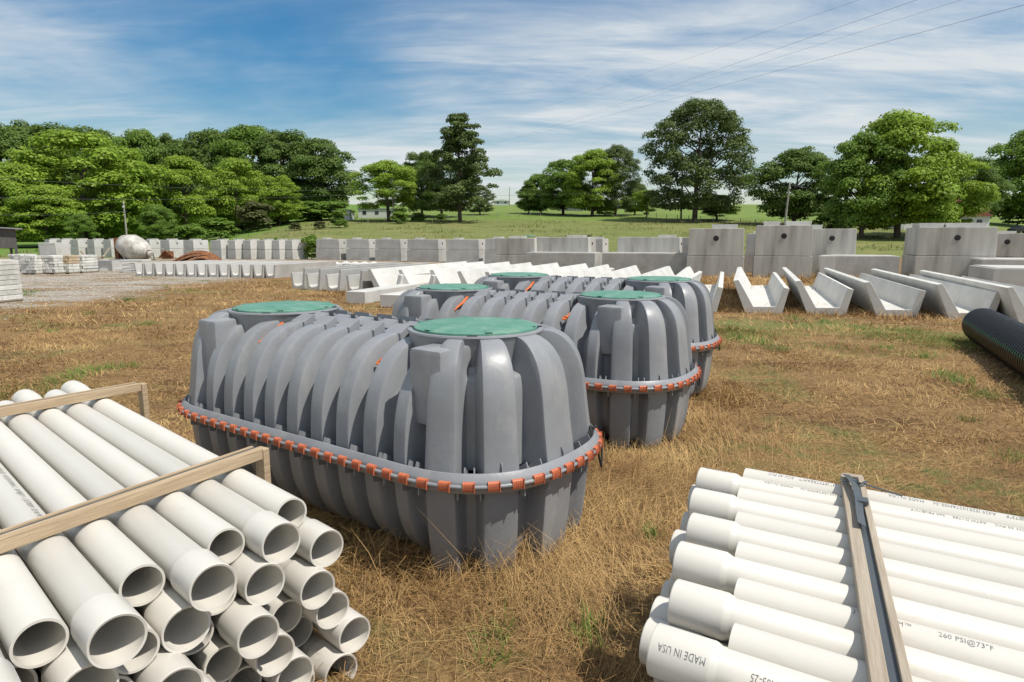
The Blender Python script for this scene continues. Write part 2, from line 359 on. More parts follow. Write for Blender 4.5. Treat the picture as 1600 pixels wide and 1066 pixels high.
def shell(sides,capp,mb):
    SR,SG=[dens(x) for x in sides]; CR,CG=[dens(x) for x in capp]
    ps=perim_samples(); K=len(SR); vs=[]; 
    for s,m in ps:
        sp,d,rad,c=hull(s)
        for k in range(K):
            dr=SR[k][0]*(1-c)+CR[k][0]*c; zr=SR[k][1]*(1-c)+CR[k][1]*c
            dg=SG[k][0]*(1-c)+CG[k][0]*c; zg=SG[k][1]*(1-c)+CG[k][1]*c
            dd=dg+(dr-dg)*m; z=zg+(zr-zg)*m; p=sp+d*(rad-dd); vs.append((p.x,p.y,z))
    n=len(ps); fs=[(i*K+k,((i+1)%n)*K+k,((i+1)%n)*K+k+1,i*K+k+1) for i in range(n) for k in range(K-1)]
    # close over the middle to the spine
    zt=vs[K-1][2]; b=len(vs)
    for s,m in ps:
        sp,d,rad,c=hull(s); vs.append((sp.x,sp.y,SG[-1][1]))
    fs+=[(i*K+K-1,((i+1)%n)*K+K-1,b+(i+1)%n,b+i) for i in range(n)]
    mb.add(vs,fs)
def outline(d,step=.045):
    out=[]; n=int(PER/step)
    for i in range(n):
        sp,dr,rad,c=hull(PER*i/n); out.append((sp,dr,rad))
    pts=[sp+dr*rad for sp,dr,rad in out]; res=[]
    for i,p in enumerate(pts):
        t=(pts[(i+1)%n]-pts[i-1]).normalized(); nrm=Vector((t.y,-t.x)); res.append((p-nrm*d,nrm,t))
    return res
def sweep(sec,mb,step=.045,mi=0):
    o=outline(0,step); n=len(o); K=len(sec)
    vs=[(p.x-nr.x*d,p.y-nr.y*d,z) for p,nr,t in o for d,z in sec]
    fs=[(i*K+k,((i+1)%n)*K+k,((i+1)%n)*K+(k+1)%K,i*K+(k+1)%K) for i in range(n) for k in range(K)]
    mb.add(vs,fs,mi)
def ring_frame(s):
    e=.01; a=hull(s-e);b=hull(s+e);c=hull(s)
    P=lambda h:h[0]+h[1]*h[2]
    t=(P(b)-P(a)).normalized(); return P(c),Vector((t.y,-t.x)),t
def make_tank():
    root=thing('septic_tank','','septic tank')
    # ---- upper shell
    u=MB(); shell((SR_U,SG_U),(CR_U,CG_U),u)
    # gutter floor + upstanding lip + seam bead
    sweep([(.20,.64),(.050,.64),(.046,.690),(.040,.697),(.034,.696),(.008,.664),(.003,.648),(.004,.633),(.20,.632)],u)
    # gussets standing in the gutter
    for c,hw,tw in rib_list():
        for off in (-hw-tw-.005,hw+tw+.005,0):
            if off==0 and abs(hw)<.1: continue
            P,nr,t=ring_frame(c+off); hh=.725 if off else .745
            a=P-nr*.044; b=P-nr*.15; q=[]
            for (pt,z0,z1) in ((a,.64,hh-.03),(b,.64,hh-.06 if off else hh-.02)): q.append((pt,z0,z1))
            th=t*.0035; vs=[]
            for sg in (-1,1):
                for pt,z0,z1 in q: vs+=[(pt.x+th.x*sg,pt.y+th.y*sg,z0),(pt.x+th.x*sg,pt.y+th.y*sg,z1)]
                m_=P-nr*.06; vs+=[(m_.x+th.x*sg,m_.y+th.y*sg,hh)]
            u.add(vs,[(0,1,4,3,2),(5,7,8,9,6),(0,5,6,1),(1,6,9,4),(4,9,8,3),(3,8,7,2),(2,7,5,0)])
    # plateau nubs between the lids: four staggered rows of sloping blocks
    zb=1.272
    for k in range(9):
        uc=-1.0+.25*k
        for r_,(v0,v1) in enumerate(((-.262,-.145),(-.120,-.010),(.015,.125),(.150,.262))):
            if abs(abs(uc)-LO)<.16: continue
            if abs(uc)>.74 : continue
            sh=.0
            x0=uc-.090+sh; x1=uc+.090+sh
            h0,h1=((1.350,1.398) if r_<2 else (1.398,1.350))
            vs=[(x0,v0,zb),(x1,v0,zb),(x1-.01,v1,zb),(x0+.01,v1,zb),(x0+.010,v0+.004,h0),(x1-.010,v0+.004,h0),(x1-.022,v1-.006,h1),(x0+.022,v1-.006,h1)]
            u.add(vs,[(0,3,2,1),(4,5,6,7),(0,1,5,4),(1,2,6,5),(2,3,7,6),(3,0,4,7)])
    # lid collars
    for sg in (-1,1):
        Mx=Matrix.Translation((sg*LO,0,0))@Matrix.Rotation(-PI/2,4,'Y')
        u.lathe([(.415,1.10),(.425,1.15),(.428,1.36),(.436,1.378),(.442,1.390),(.438,1.400),(.424,1.403),(.408,1.40),(.405,1.37),(.30,1.365),(0.001,1.365)],64,Mx)
    ush=u.obj('upper_shell',M['plastic'],root,smooth=32)
    # pump ports / lifting lugs beside each lid
    for su in (-1,1):
        for svv in (-1,1):
            b=MB(); b.prism([(-.085,.90),(.085,.90),(.12,1.0),(.125,1.352),(-.125,1.352),(-.12,1.0)],-.20,.095)
            lg=b.obj('lifting_lug',M['plastic'],root,smooth=40,bevel=.035)
            lg.location=(su*1.13,svv*.53,0); lg.rotation_euler=(0,0,0 if svv>0 else PI)
    # ---- lower shell
    l=MB(); shell((SR_L,SG_L),(CR_L,CG_L),l)
    sweep([(.006,.618),(.010,.600),(.022,.585),(.20,.585),(.20,.628),(.006,.628)],l)
    for c,hw,tw in rib_list():
        for off in (-hw-.02,hw+.02):
            P,nr,t=ring_frame(c+off); th=t*.0035; a=P-nr*.02; b=P-nr*.09; vs=[]
            for sg in (-1,1): vs+=[(a.x+th.x*sg,a.y+th.y*sg,.585),(a.x+th.x*sg,a.y+th.y*sg,.545),(b.x+th.x*sg,b.y+th.y*sg,.53),(b.x+th.x*sg,b.y+th.y*sg,.585)]
            l.add(vs,[(0,1,2,3),(7,6,5,4),(0,4,5,1),(1,5,6,2),(2,6,7,3),(3,7,4,0)])
    l.obj('lower_shell',M['plastic'],root,smooth=32)
    b=MB(); sec=[(-.004+.011*math.cos(a)*1.0,.634+.012*math.sin(a)) for a in [2*PI*k/10 for k in range(10)]]; sweep(sec,b)
    b.obj('seam_bead',M['plastic'],root,smooth=50)
    # ---- clips: C section with five ridges
    cb_=MB()
    for i in range(6):
        x0=-.036+i*.012
        for (a_,b_,o_) in ((x0,x0+.008,0),(x0+.008,x0+.012,-.004)):
            if b_>.0365: b_=.036
            sec=[(-.024,.030),(.006,.031),(.015+o_,.024),(.019+o_,.009),(.019+o_,-.010),(.014+o_,-.027),(.004,-.030),(-.004,-.028),(-.004,.018),(-.024,.022)]
            vs=[(a_,-y,z) for y,z in sec]+[(b_,-y,z) for y,z in sec]; n=len(sec)
            cb_.add(vs,[tuple(range(n)),tuple(reversed(range(n,2*n)))]+[(j,(j+1)%n,(j+1)%n+n,j+n) for j in range(n)])
    cb_.box(.033,.037,-.026,.004,-.030,.035)
    cm=cb_.mesh('clip',M['clip'])
    nclip=int(PER/.128); skip={5,30}
    for i in range(nclip):
        s=PER*(i+.5)/nclip; P,nr,t=ring_frame(s)
        o=link('clip',cm,root); o.scale=(.92,.8,.9); o.location=(P.x+nr.x*.002,P.y+nr.y*.002,.634+random.uniform(-.002,.002)); o.rotation_euler=(random.uniform(-.06,.06),0,math.atan2(t.y,t.x)+random.uniform(-.03,.03))
    # ---- lids
    for sg in (-1,1):
        b=MB(); Mx=Matrix.Translation((sg*LO,0,0))@Matrix.Rotation(-PI/2,4,'Y')
        b.lathe([(0.0005,1.432),(.05,1.4315),(.20,1.429),(.33,1.424),(.385,1.418),(.400,1.411),(.402,1.398),(.39,1.385),(.1,1.383),(0.0005,1.383)],72,Mx)
        t_=b      # raised hub, rim pads and moulded bars
        for k in range(6):
            a=k*PI/3+.35; Mz=Matrix.Translation((sg*LO,0,0))@Matrix.Rotation(a,4,'Z')
            t_.box(.375,.399,-.022,.022,1.4175,1.4215,M=Mz)
        lid=b.obj('lid',M['lid'],root,smooth=35)
        n_=MB()
        for k in range(4):
            a=k*PI/2+.62; Mz=Matrix.Translation((sg*LO,0,0))@Matrix.Rotation(a,4,'Z'); n_.box(.398,.4305,-.03,.03,1.396,1.4045,M=Mz)
        n_.obj('latch_notch',M['black'],lid)
    # ---- orange cords over the ribs and black ropes at the seam
    for uu in (-.70,.62):
        b=MB()
        for j in range(3):
            o=.012*j
            b.tube([(uu+.055+o,-.29,1.335),(uu+.04+o,-.36,1.275),(uu+.02+o*.6,-.44,1.225),(uu+o*.3,-.49,1.185)],.0055,6)
        b.tube([(uu-.02,-.49,1.19),(uu+.01,-.48,1.18),(uu+.03,-.47,1.205),(uu+.0,-.47,1.215),(uu-.02,-.49,1.19)],.009,6)
        b.obj('orange_cord',M['cord'],root,smooth=60)
    for s0 in (2*LO+LC*.66,4*LO+LC*1.66):
        P,nr,t=ring_frame(s0); q=lambda a,dd,z:(P.x+t.x*a-nr.x*dd,P.y+t.y*a-nr.y*dd,z)
        b=MB(); b.tube([q(-.06,.06,.66),q(-.05,.05,.73),q(-.02,.06,.755),q(.05,.05,.73),q(.12,.04,.715),q(.16,.05,.72)],.009,7)
        b.tube([q(-.05,.0,.60),q(-.03,-.01,.53),q(.02,-.015,.475),q(.08,-.01,.485),q(.11,-.005,.55),q(.115,.0,.60)],.007,7)
        b.obj('handling_rope',M['rope'],root,smooth=60)
    return root
tank=make_tank()
TANKS=[((-1.06,4.77),-35.3,'large ribbed grey plastic tank nearest the camera, beside the left pipe bundle'),
       ((.21,6.99),-29.6,'ribbed grey plastic tank with green lids, middle one of the three'),
       ((.99,8.80),-28.0,'ribbed grey plastic tank with green lids, farthest of the three, before the troughs')]
for i,((x,y),a,lb) in enumerate(TANKS):
    o=tank if i==0 else copy_tree(tank)
    o.location=(x,y,0 if i<2 else .04); o.rotation_euler=(0,0,R(a)); tag(o,lb,'septic tank','ribbed grey plastic tanks with green lids')
# ---------------------------------------------------------------- PVC pipes
def pipe_mesh(name,L,r,rb,bell):
    # open tube along +X from x=0 (bell or plain end) to x=L
    t=.0075 if r<.07 else .0085
    if bell: prof=[(rb,0),(rb,.165),(rb-.0015,.171),(r+.0025,.186),(r,.192),(r,L),(r-t,L),(r-t,.19),(rb-t,.165),(rb-t,.002)]
    b=MB(); n=len(prof); seg=40
    prof=[(rb-.0015,0),(rb,.003)]+prof[1:]
    b.lathe(prof,seg,closed=True); return b.mesh(name,M['pvc'],smooth=24)
def text_mesh(txt,size,r,ang=0,x0=0,rev=True):
    cu=bpy.data.curves.new('t','FONT'); cu.body=txt; cu.size=size; cu.space_character=1.05; cu.resolution_u=2
    to=bpy.data.objects.new('t',cu); C.objects.link(to); bpy.context.view_layer.update()
    me=bpy.data.meshes.new_from_object(to.evaluated_get(bpy.context.evaluated_depsgraph_get())); bpy.data.objects.remove(to)
    bm=bmesh.new(); bm.from_mesh(me); bmesh.ops.triangulate(bm,faces=bm.faces)
    for v in bm.verts: v.co.x*=.68
    bmesh.ops.subdivide_edges(bm,edges=[e for e in bm.edges if e.calc_length()>size*.25],cuts=1)
    for v in bm.verts:
        # rev: letters run towards -x (the bell), their tops towards the viewer side
        X=(x0-v.co.x) if rev else (x0+v.co.x); a=ang+(v.co.y-size*.35)/r*(1 if rev else -1)
        rr=(r(X) if callable(r) else r)+.0006
        v.co=Vector((X,math.cos(a)*rr*1.0,math.sin(a)*rr))
    bm.to_mesh(me); bm.free(); me.materials.clear(); me.materials.append(M['ink']); return me
ORD=['first','second','third','fourth','fifth','sixth','seventh','eighth','ninth','tenth','eleventh','twelfth','thirteenth','fourteenth','fifteenth','sixteenth','seventeenth','eighteenth']
LAY=['top layer','second layer down','third layer down','fourth layer down','fifth layer down','bottom layer']
def bundle_left():
    ax=Vector((.735,-.678,0)).normalized(); ac=Vector((ax.y,-ax.x,0))   # across, towards the camera left
    ac=Vector((-.678,-.735,0)).normalized()
    r,rb,Lp=.0745,.0835,3.42
    mA=pipe_mesh('pvc_pipe',Lp,r,rb,True)
    P1=Vector((-.99,2.71,0)); pitch=.1625
    first=None
    txt=text_mesh('MADE IN USA    A429 JS251027AM05-12    260 PSI@73°F    6" JETSTREAM   SCH 40 PVC',.032,r,0,1.9)
    for lay in range(6):
        z=.775-.141*lay; n=(13,14,13,14,14,15)[lay]
        for i in range(n):
            c=(i-(0,.5,0,.5,1.0,.5)[lay])*pitch
            nearbell=(i%2==1) if lay==0 else (i%2==0)
            skew=.32*c
            off=skew+(.20 if nearbell else 0)+(-.01,-.02,.05,.05,.06,.10)[lay]*(1 if lay else 0)+random.uniform(-.03,.03)
            if not nearbell and lay>0: off+=random.choice((-.06,.0,.05,.10))
            p=P1+ac*c+ax*off; p.z=z
            o=link('pvc_pipe',mA)
            d=-ax
            if nearbell: o.location=p; ang=math.atan2(d.y,d.x)
            else: o.location=p-ax*Lp; ang=math.atan2(ax.y,ax.x)
            o.rotation_euler=(random.choice((0,.4,1.3,2.2,4.0)),0,ang)
            tag(o,'%s-ended white pipe, %s from the right in left bundle\'s %s'%('flared' if nearbell else 'plain',ORD[i],LAY[lay]),'pipe','white plastic pipes in the left bundle')
            if lay==0 and i in (5,7):
                t=link('lettering',txt,o); t.rotation_euler=(PI*.62-o.rotation_euler[0] if nearbell else 0,0,0)
            if lay==0 and i==6:
                t=link('lettering',txt,o); t.rotation_euler=(PI*.70-o.rotation_euler[0],0,0)
    # banding frames
    def rail(a,b,zt,label,post):
        a=Vector((*a,0));b=Vector((*b,0)); d=(b-a).normalized(); ln=(b-a).length+.02; ext=2.3
        t=thing('banding_rail',label,'timber frame',(a.x,a.y,0),math.atan2(d.y,d.x),'timber frames banding the left pipes')
        m=MB(); m.box(-.02,ext,-.020,.020,zt,zt+.056); m.obj('rail_timber',M['wood'],t,bevel=.003)
        m=MB(); m.box(-.015,ext,-.058,-.040,zt+.0,zt+.060); m.obj('rear_lath',M['wood'],t,bevel=.002)
        m=MB(); m.box(-.02,ext,-.040,-.0205,zt+.044,zt+.053); m.obj('steel_strap',M['strap'],t)
        m=MB(); m.box(-.062,-.024,-.045,.020,.0,zt+.048); m.obj('post',M['wood'],t,bevel=.003)
        return t
    rail((-1.30,3.17),(-1.86,2.16),.857,'pale timber frame across the left pipes, the one nearer the camera',True)
    rail((-2.76,4.66),(-3.30,3.86),.857,'pale timber frame across the far end of the left pipes',True)
bundle_left()
def bundle_right():
    ax=Vector((.852,-.523,0)).normalized(); ac=Vector((-.523,-.852,0)).normalized()
    r,rb,Lp=.0625,.0735,3.2; pitch=.1375
    me=pipe_mesh('pvc_pipe',Lp,r,rb,True)
    P1=Vector((1.14,3.06,0)); ang=math.atan2(ax.y,ax.x)
    # plain near ends at the left: the same pipe turned round
    Z=.0625
    t1=text_mesh('3" JETSTREAM™   SCH 40 PVC',.031,r,rev=False)
    t1b=text_mesh('260 PSI@73°F     A429 JS251027AM05-34     MADE IN USA',.031,r,rev=False)
    t2=text_mesh('A429 JS251027AM05-36     MADE IN USA',.029,r)
    t2b=text_mesh('3" JETSTREAM™     SCH 40 PVC    ASTM D1785    260 PSI@73°F',.029,r)
    t3=text_mesh('3" JETSTREAM',.028,rb)
    t4=text_mesh('3" JETSTREAM™          260 PSI@73°F',.031,r)
    t5=text_mesh('JS251027AM05-25',.031,r)
    t6=text_mesh('MADE IN USA',.031,rb)
    def put(o,me_,x,A,flip):
        t=link('lettering',me_,o)
        if flip: t.location=(Lp-x,0,0); t.rotation_euler=(PI-R(A),0,0)
        else: t.location=(x,0,0); t.rotation_euler=(R(A),0,0)
    for lay in range(6):
        z=.79-.122*lay; n=15 if lay%2==0 else 16
        for i in range(n):
            c=i*pitch-(pitch/2 if lay%2 else 0)
            bell=(i%2==1) if lay%2==0 else (i%4 in (1,2))
            off=.19*c+(-.195 if bell else 0)+random.uniform(-.012,.012)
            if lay>0: off+=-.025-.012*lay+random.uniform(-.04,.03)
            p=P1+ac*c+ax*off; p.z=z; o=link('pvc_pipe',me)
            if bell: o.location=p; o.rotation_euler=(0,0,ang)
            else: o.location=p+ax*Lp; o.rotation_euler=(0,0,ang+PI)
            tag(o,'%s-ended white pipe, %s from far side in right bundle\'s %s'%('flared' if bell else 'plain',ORD[i],LAY[lay]),'pipe','white plastic pipes in the right bundle')
            if lay==0:
                # angle 90deg = top of the pipe; smaller = away from the camera for bell pipes
                if i==0: put(o,t1,.40,101,True); put(o,t1b,1.16,101,True)
                if i==1: put(o,t3,.15,78,False); put(o,t2,.66,92,False); put(o,t2b,1.45,92,False)
                if i==8: put(o,t4,.34,96,True)
                if i==11: put(o,t6,.16,138,False); put(o,t5,.44,136,False)
    a=gp(1333,741,.90); b=gp(1398,1066,.90); d=(b-a); d.z=0; d.normalize(); ln=2.15
    t=thing('banding_laths','two weathered timber laths with a steel strap between, over the right pipes','timber frame',(a.x,a.y,0),math.atan2(d.y,d.x))
    zt=.852
    m=MB(); m.box(-.02,ln,-.050,-.008,zt,zt+.036); m.obj('lath',M['wood2'],t,bevel=.003)
    m=MB(); m.box(-.0,ln,.020,.044,zt,zt+.040); m.obj('lath',M['wood2'],t,bevel=.003)
    m=MB(); m.box(-.01,ln,-.0075,.0195,zt+.012,zt+.024,0); m.obj('steel_strap',M['strap'],t)
    m=MB()
    pts=[(.02,-.03,.05),(.10,-.02,.062),(.22,-.005,.07),(.34,.0,.06),(.46,-.004,.052),(.60,-.006,.056)]
    for j in range(len(pts)-1):
        p,q=pts[j],pts[j+1]; tw0=.3*j; tw1=.3*(j+1)
        A=Vector(p)+Vector((0,0,zt));B=Vector(q)+Vector((0,0,zt)); h=.015
        vs=[A+Vector((0,-h,h*.5*math.sin(tw0))),A+Vector((0,h,-h*.5*math.sin(tw0))),B+Vector((0,h,-h*.5*math.sin(tw1))),B+Vector((0,-h,h*.5*math.sin(tw1)))]
        m.add(vs+[v-Vector((0,0,.0015)) for v in vs],[(0,1,2,3),(7,6,5,4),(0,4,5,1),(1,5,6,2),(2,6,7,3),(3,7,4,0)])
    m.tube([(.12,-.05,zt+.05),(.13,-.02,zt+.058),(.125,.03,zt+.052),(.13,.10,zt+.04),(.15,.18,zt+.03)],.004,6)
    m.tube([(.10,-.03,zt+.055),(.16,.02,zt+.062),(.11,.045,zt+.058)],.006,6)
    m.box(.32,.37,-.012,.034,zt+.046,zt+.062)
    m.obj('strap_tail',M['strap'],t)
    m=MB(); m.box(-.06,-.022,-.043,.044,.0,zt+.03); m.obj('post',M['wood2'],t,bevel=.003)
bundle_right()
for d0,lb in ((.45,'square timber bearer under the right pipes near their left ends'),(2.2,'square timber bearer under the right pipes near their right ends')):
    m=MB(); m.box(-.05,.05,-.12,2.15,0,.116); o=m.obj('timber_bearer',M['wood2'],bevel=.004)
    o.location=(1.14+.852*d0,3.06-.523*d0,0); o.rotation_euler=(0,0,math.atan2(-.852,-.523)-PI/2); tag(o,lb,'timber bearer','bearers under the right pipes')
# ---------------------------------------------------------------- black corrugated pipe
def drain():
    A=Vector((8.95,12.25,0)); d=Vector((-.435,-.90,0)).normalized(); L=7.0
    t=thing('drain_pipe','black corrugated drain pipe with a green stripe lying on the grass','drain pipe',(A.x,A.y,.325),math.atan2(d.y,d.x))
    prof=[(.27,0),(.325,0),(.325,.02)]; x=.05
    prof=[(.27,0),(.318,0),(.318,.045)]
    while x<L: prof+=[(.270,x+.010),(.270,x+.044),(.318,x+.056),(.327,x+.070),(.327,x+.092),(.318,x+.108)]; x+=.118
    prof+=[(.27,x)]
    b=MB(); b.lathe(prof,56,closed=True)
    g=b
    for aa in (166,):
        a=R(aa); x=.05
        while x<L:
            for (x0,x1,r0,r1) in ((x+.068,x+.094,.3292,.3292),):
                g.add([(x0,r0*math.cos(a-.07)*1.002,r0*math.sin(a-.07)*1.002),(x1,r1*math.cos(a-.07)*1.002,r1*math.sin(a-.07)*1.002),(x1,r1*math.cos(a+.07)*1.002,r1*math.sin(a+.07)*1.002),(x0,r0*math.cos(a+.07)*1.002,r0*math.sin(a+.07)*1.002)],[(0,1,2,3)],1)
            x+=.118
    b.obj('pipe_wall',[M['hdpe'],M['greenline']],t,smooth=40)
drain()
# ---------------------------------------------------------------- concrete troughs
CY=R(-19.5)   # all the concrete is laid out on this bearing: local +y runs away and to the right
def trough_mesh(kind,L,mt):
    m=MB()
    if kind=='j':
        poly=[(-.42,0),(.48,0),(.62,.66),(.49,.69),(.34,.19),(-.22,.17),(-.62,.86),(-.76,.84)]
        m.prism(poly,0,L)
        me=m.mesh('trough',mt,recalc=True,bevel=.012)
    elif kind=='u':
        poly=[(-.24,0),(.24,0),(.31,.55),(.24,.55),(.17,.16),(.10,.10),(-.10,.10),(-.17,.16),(-.24,.55),(-.31,.55)]
        m.prism(poly,0,L); me=m.mesh('trough',mt,bevel=.008)
    elif kind=='t':
        poly=[(-.27,0),(.27,0),(.36,.80),(.28,.80),(.19,.20),(.10,.12),(-.10,.12),(-.19,.20),(-.24,.62),(-.31,.62)]
        m.prism(poly,0,L); me=m.mesh('trough',mt,bevel=.008)
    return me
tj=trough_mesh('j',8.0,M['cwhite']); tu=trough_mesh('u',5.0,M['conc']); tt=trough_mesh('t',7.0,M['conc'])
fronts=[(576,421),(625,421.5),(674,422),(717,424),(760,425),(812,427),(868,430),(925,433),(985,435),(1050,437),(1150,438),(1247,439),(1355,441),(1468,444),(1578,449),(1690,452)]
tl=['tilted white feed trough whose tall wall stands just right of the row of narrow channels','second tilted white trough right of the narrow channels','third tilted white trough right of the narrow channels','white trough behind the far lid of the middle grey tank','white trough left of the farthest tank\'s left lid','white trough directly behind the farthest tank\'s left lid','white trough behind the ribs of the farthest tank, left one','white trough behind the ribs of the farthest tank, middle one','white trough behind the ribs of the farthest tank, right one','white trough leaning just right of the farthest tank','white V-shaped trough, first wholly visible one right of the tanks','white V-shaped trough, second wholly visible one right of the tanks','white V-shaped trough, third right of the tanks','white trough directly behind the end of the black drain pipe','white trough behind the middle of the black drain pipe, at the right edge','last white trough past the right edge of the yard']
for i,(x,y) in enumerate(fronts[:15]):
    z=.85; d=px_dir(x,y); t=(z-CAMH)/d.z; p=d*t
    o=link('feed_trough',tj); o.rotation_euler=(0,0,CY+R(random.uniform(-1.5,1.5))); off=Matrix.Rotation(CY,3,'Z')@Vector((-.69,0,0))
    o.location=(p.x-off.x,p.y-off.y,0); tag(o,tl[i],'feed trough','tilted concrete feed troughs')
for i,(x,y) in enumerate([(466,452),(490,454),(521,456),(554,458)]):
    p=gp(x,y); o=link('narrow_channel',tt if i%2 else tt); o.location=(p.x,p.y,0); o.rotation_euler=(0,0,CY)
    tag(o,['narrow U-shaped concrete channel, leftmost of the four beyond the nearest tank','narrow U-shaped concrete channel, second of the four from the left','narrow U-shaped concrete channel, third of the four from the left','narrow U-shaped concrete channel beside the tilted troughs'][i],'concrete channel','narrow concrete channels beyond the tanks')
for i in range(13):
    x=218+i*15.6+ (i*i)*.12; y=431.5+i*.28; p=gp(x,y); o=link('small_channel',tu); o.location=(p.x,p.y,0); o.scale=(1.05,1,1.18); o.rotation_euler=(0,0,CY+R(random.uniform(-1,1)))
    tag(o,'small concrete U channel, %s from the left in the low row by the gravel'%ORD[i],'concrete channel','low row of small concrete channels')
for i,(x0,y0,lb) in enumerate([(541,474,'long flat concrete beam behind the nearest tank\'s far lid, left one'),(594,480,'long flat concrete beam behind the nearest tank, right of its twin')]):
    a=gp(x0,y0); m=MB(); m.box(0,.66,0,7.5-i,0,.36); o=m.obj('concrete_beam',M['cwhite'],bevel=.012); o.location=(a.x,a.y,0); o.rotation_euler=(0,0,CY)
    tag(o,lb,'concrete beam','flat concrete beams')
# ---------------------------------------------------------------- concrete tanks
def ctank(xl,Y,W,D,H,label,mt='cgrey',hole='front',lids=((.25,.45),(.65,.85)),joint=.5,group='stacked concrete septic tanks',rz=CY,lower_wide=.03,low=None):
    p=at(xl,Y); p.z=float(hgt(p.x,p.y))
    t=thing('concrete_tank',label,'concrete tank',p,rz,group)
    zj=H*joint
    m=MB(); m.box(-lower_wide,W+lower_wide,-lower_wide,D,0,zj-.015); m.obj('lower_half',M[low or mt],t,bevel=.015)
    m=MB(); m.prism([(0,zj+.01),(W,zj+.01),(W-.03,H),(.03,H)],0,D); up=m.obj('upper_half',M[mt],t,bevel=.02)
    for a,b in lids:
        m=MB(); m.prism([(W*a,H+.002),(W*b,H+.002),(W*b+.05,H+(.2 if W>2.1 and H>2.3 else .12)),(W*a-.05,H+(.2 if W>2.1 and H>2.3 else .12))],D*.25,D*.75); m.obj('cover_slab',M['cwhite'],t,bevel=.008)
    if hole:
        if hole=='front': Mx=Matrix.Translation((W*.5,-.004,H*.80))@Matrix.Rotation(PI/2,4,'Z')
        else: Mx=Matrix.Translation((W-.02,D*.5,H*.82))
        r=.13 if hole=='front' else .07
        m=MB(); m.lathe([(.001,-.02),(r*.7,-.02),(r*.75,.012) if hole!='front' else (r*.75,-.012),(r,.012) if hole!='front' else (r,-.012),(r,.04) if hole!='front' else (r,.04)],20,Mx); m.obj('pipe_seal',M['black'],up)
    return t
G='stacked concrete septic tanks'
# near row (right of centre)
ctank(1073,32.5,2.62,2.2,2.38,'stained grey concrete tank with a round black hole, just right of the farthest plastic tank',lids=((.42,.85),),joint=.44)
ctank(1177,32.0,2.55,2.4,2.52,'tall grey concrete tank with black hole and two white cover slabs',lids=((.15,.42),(.55,.97)),joint=.42)
ctank(1258,33.6,2.25,2.2,2.38,'lower grey concrete tank with black hole in front of the round bush',lids=((-.0,.3),),joint=.44)
ctank(1163,36.5,1.6,2.2,2.15,'pale tank half hidden in the gap behind the two tall tanks with holes',mt='conc',hole=None)
ctank(1429,31.0,3.15,2.9,2.42,'largest grey concrete tank with black hole under the big tree on the right',lids=((.05,.36),(.40,.9)),joint=.45)
ctank(1540,34.0,1.55,2.0,2.15,'small grey concrete tank with black hole at the right, beside the weeds',lids=((.2,.8),),joint=.45)
# low open halves
def lowbox(xl,Y,W,D,H,label,mt='cdark',rz=CY):
    p=at(xl,Y); m=MB(); m.box(0,W,0,D,0,H); m.box(.10,W-.10,.10,D-.10,H,H+.03)
    o=m.obj('tank_base',M[mt],bevel=.015); o.location=p; o.rotation_euler=(0,0,rz); return tag(o,label,'concrete base','empty concrete tank bases')
lowbox(822,36.5,3.9,2.0,1.10,'dark concrete tank base in the gap left of the stained tank')
lowbox(940,34.5,4.6,1.8,1.12,'long grey concrete tank base left of the first holed tank')
lowbox(1297,31.5,2.9,2.0,1.06,'grey concrete tank base between the holed tank and the largest one')
lowbox(1280,31.0,.62,.9,1.08,'small pale concrete block at the end of the grey base','cwhite')
lowbox(1530,29.0,3.0,2.2,.98,'low pale concrete base right of the largest tank','conc')
lowbox(1548,22.0,3.2,2.6,.92,'low wide concrete base at the right edge behind the last troughs','conc')
# middle pair
ctank(773,38.0,2.45,1.9,1.90,'streaked grey concrete tank with its bright end beside the open-air base',hole='side',lids=((.3,.6),))
ctank(838,37.6,3.05,1.9,1.95,'long streaked grey concrete tank with a green lid showing behind',hole='side',lids=((.55,.85),))
ctank(903,42,1.6,1.9,1.85,'pale tank end peeping out right of the long streaked tank',hole='side',mt='conc')
ctank(963,35.8,3.35,1.5,1.96,'dark streaked concrete tank standing on the long base',hole='side',lids=((.65,.9),))
ctank(1010,37.6,2.5,1.5,1.93,'pale tank end peeping out behind the dark streaked tank',hole='side',mt='conc',lids=())
m=MB(); m.lathe([(.001,.09),(.30,.09),(.36,.05),(.36,-.0),(.001,-.0)],32,Matrix.Rotation(-PI/2,4,'Y')); g=m.obj('green_lid',M['lid'],smooth=35)
pp=at(827,42.5); g.location=(pp.x,pp.y,1.99); tag(g,'small round green lid lying on a tank of the back row','lid')
# back row (centre)
xs_=[495,542,587,637,698,758,822]; ws=[2.35,2.25,2.40,2.75,2.70,3.0,3.3]; Ys=[57,56,54.5,52.5,50.5,48.5,46]
nm=['leftmost','second','third','fourth','fifth','sixth','seventh']
for i in range(7):
    ctank(xs_[i],Ys[i],ws[i],1.5,1.78 if i<5 else 1.85,'blue-grey concrete tank, %s of the back row behind the narrow channels'%nm[i],mt='conc',hole='side',lids=((.18,.36),),group='back row of concrete tanks',joint=.55)
# left row
xl=[(72,66,1.5),(91,66,1.5),(112,65,2.2),(138,64.5,2.0),(163,64,2.1),(222,63,2.2),(252,62,2.2),(288,61,2.3),(330,60,2.3),(357,59.5,2.0),(381,59,1.9),(403,58.7,1.9),(425,58.5,1.9),(445,58.3,1.9)]
for i,(x,Y,W) in enumerate(xl):
    ctank(x,Y,W*.7,1.5,1.66,'pale concrete tank with bright end, %s from the left in the row below the wood'%ORD[i],mt='cwhite',hole='side',lids=((.3,.7),),group='left row of concrete tanks',joint=.52,rz=R(-32) if i<9 else R(-40))
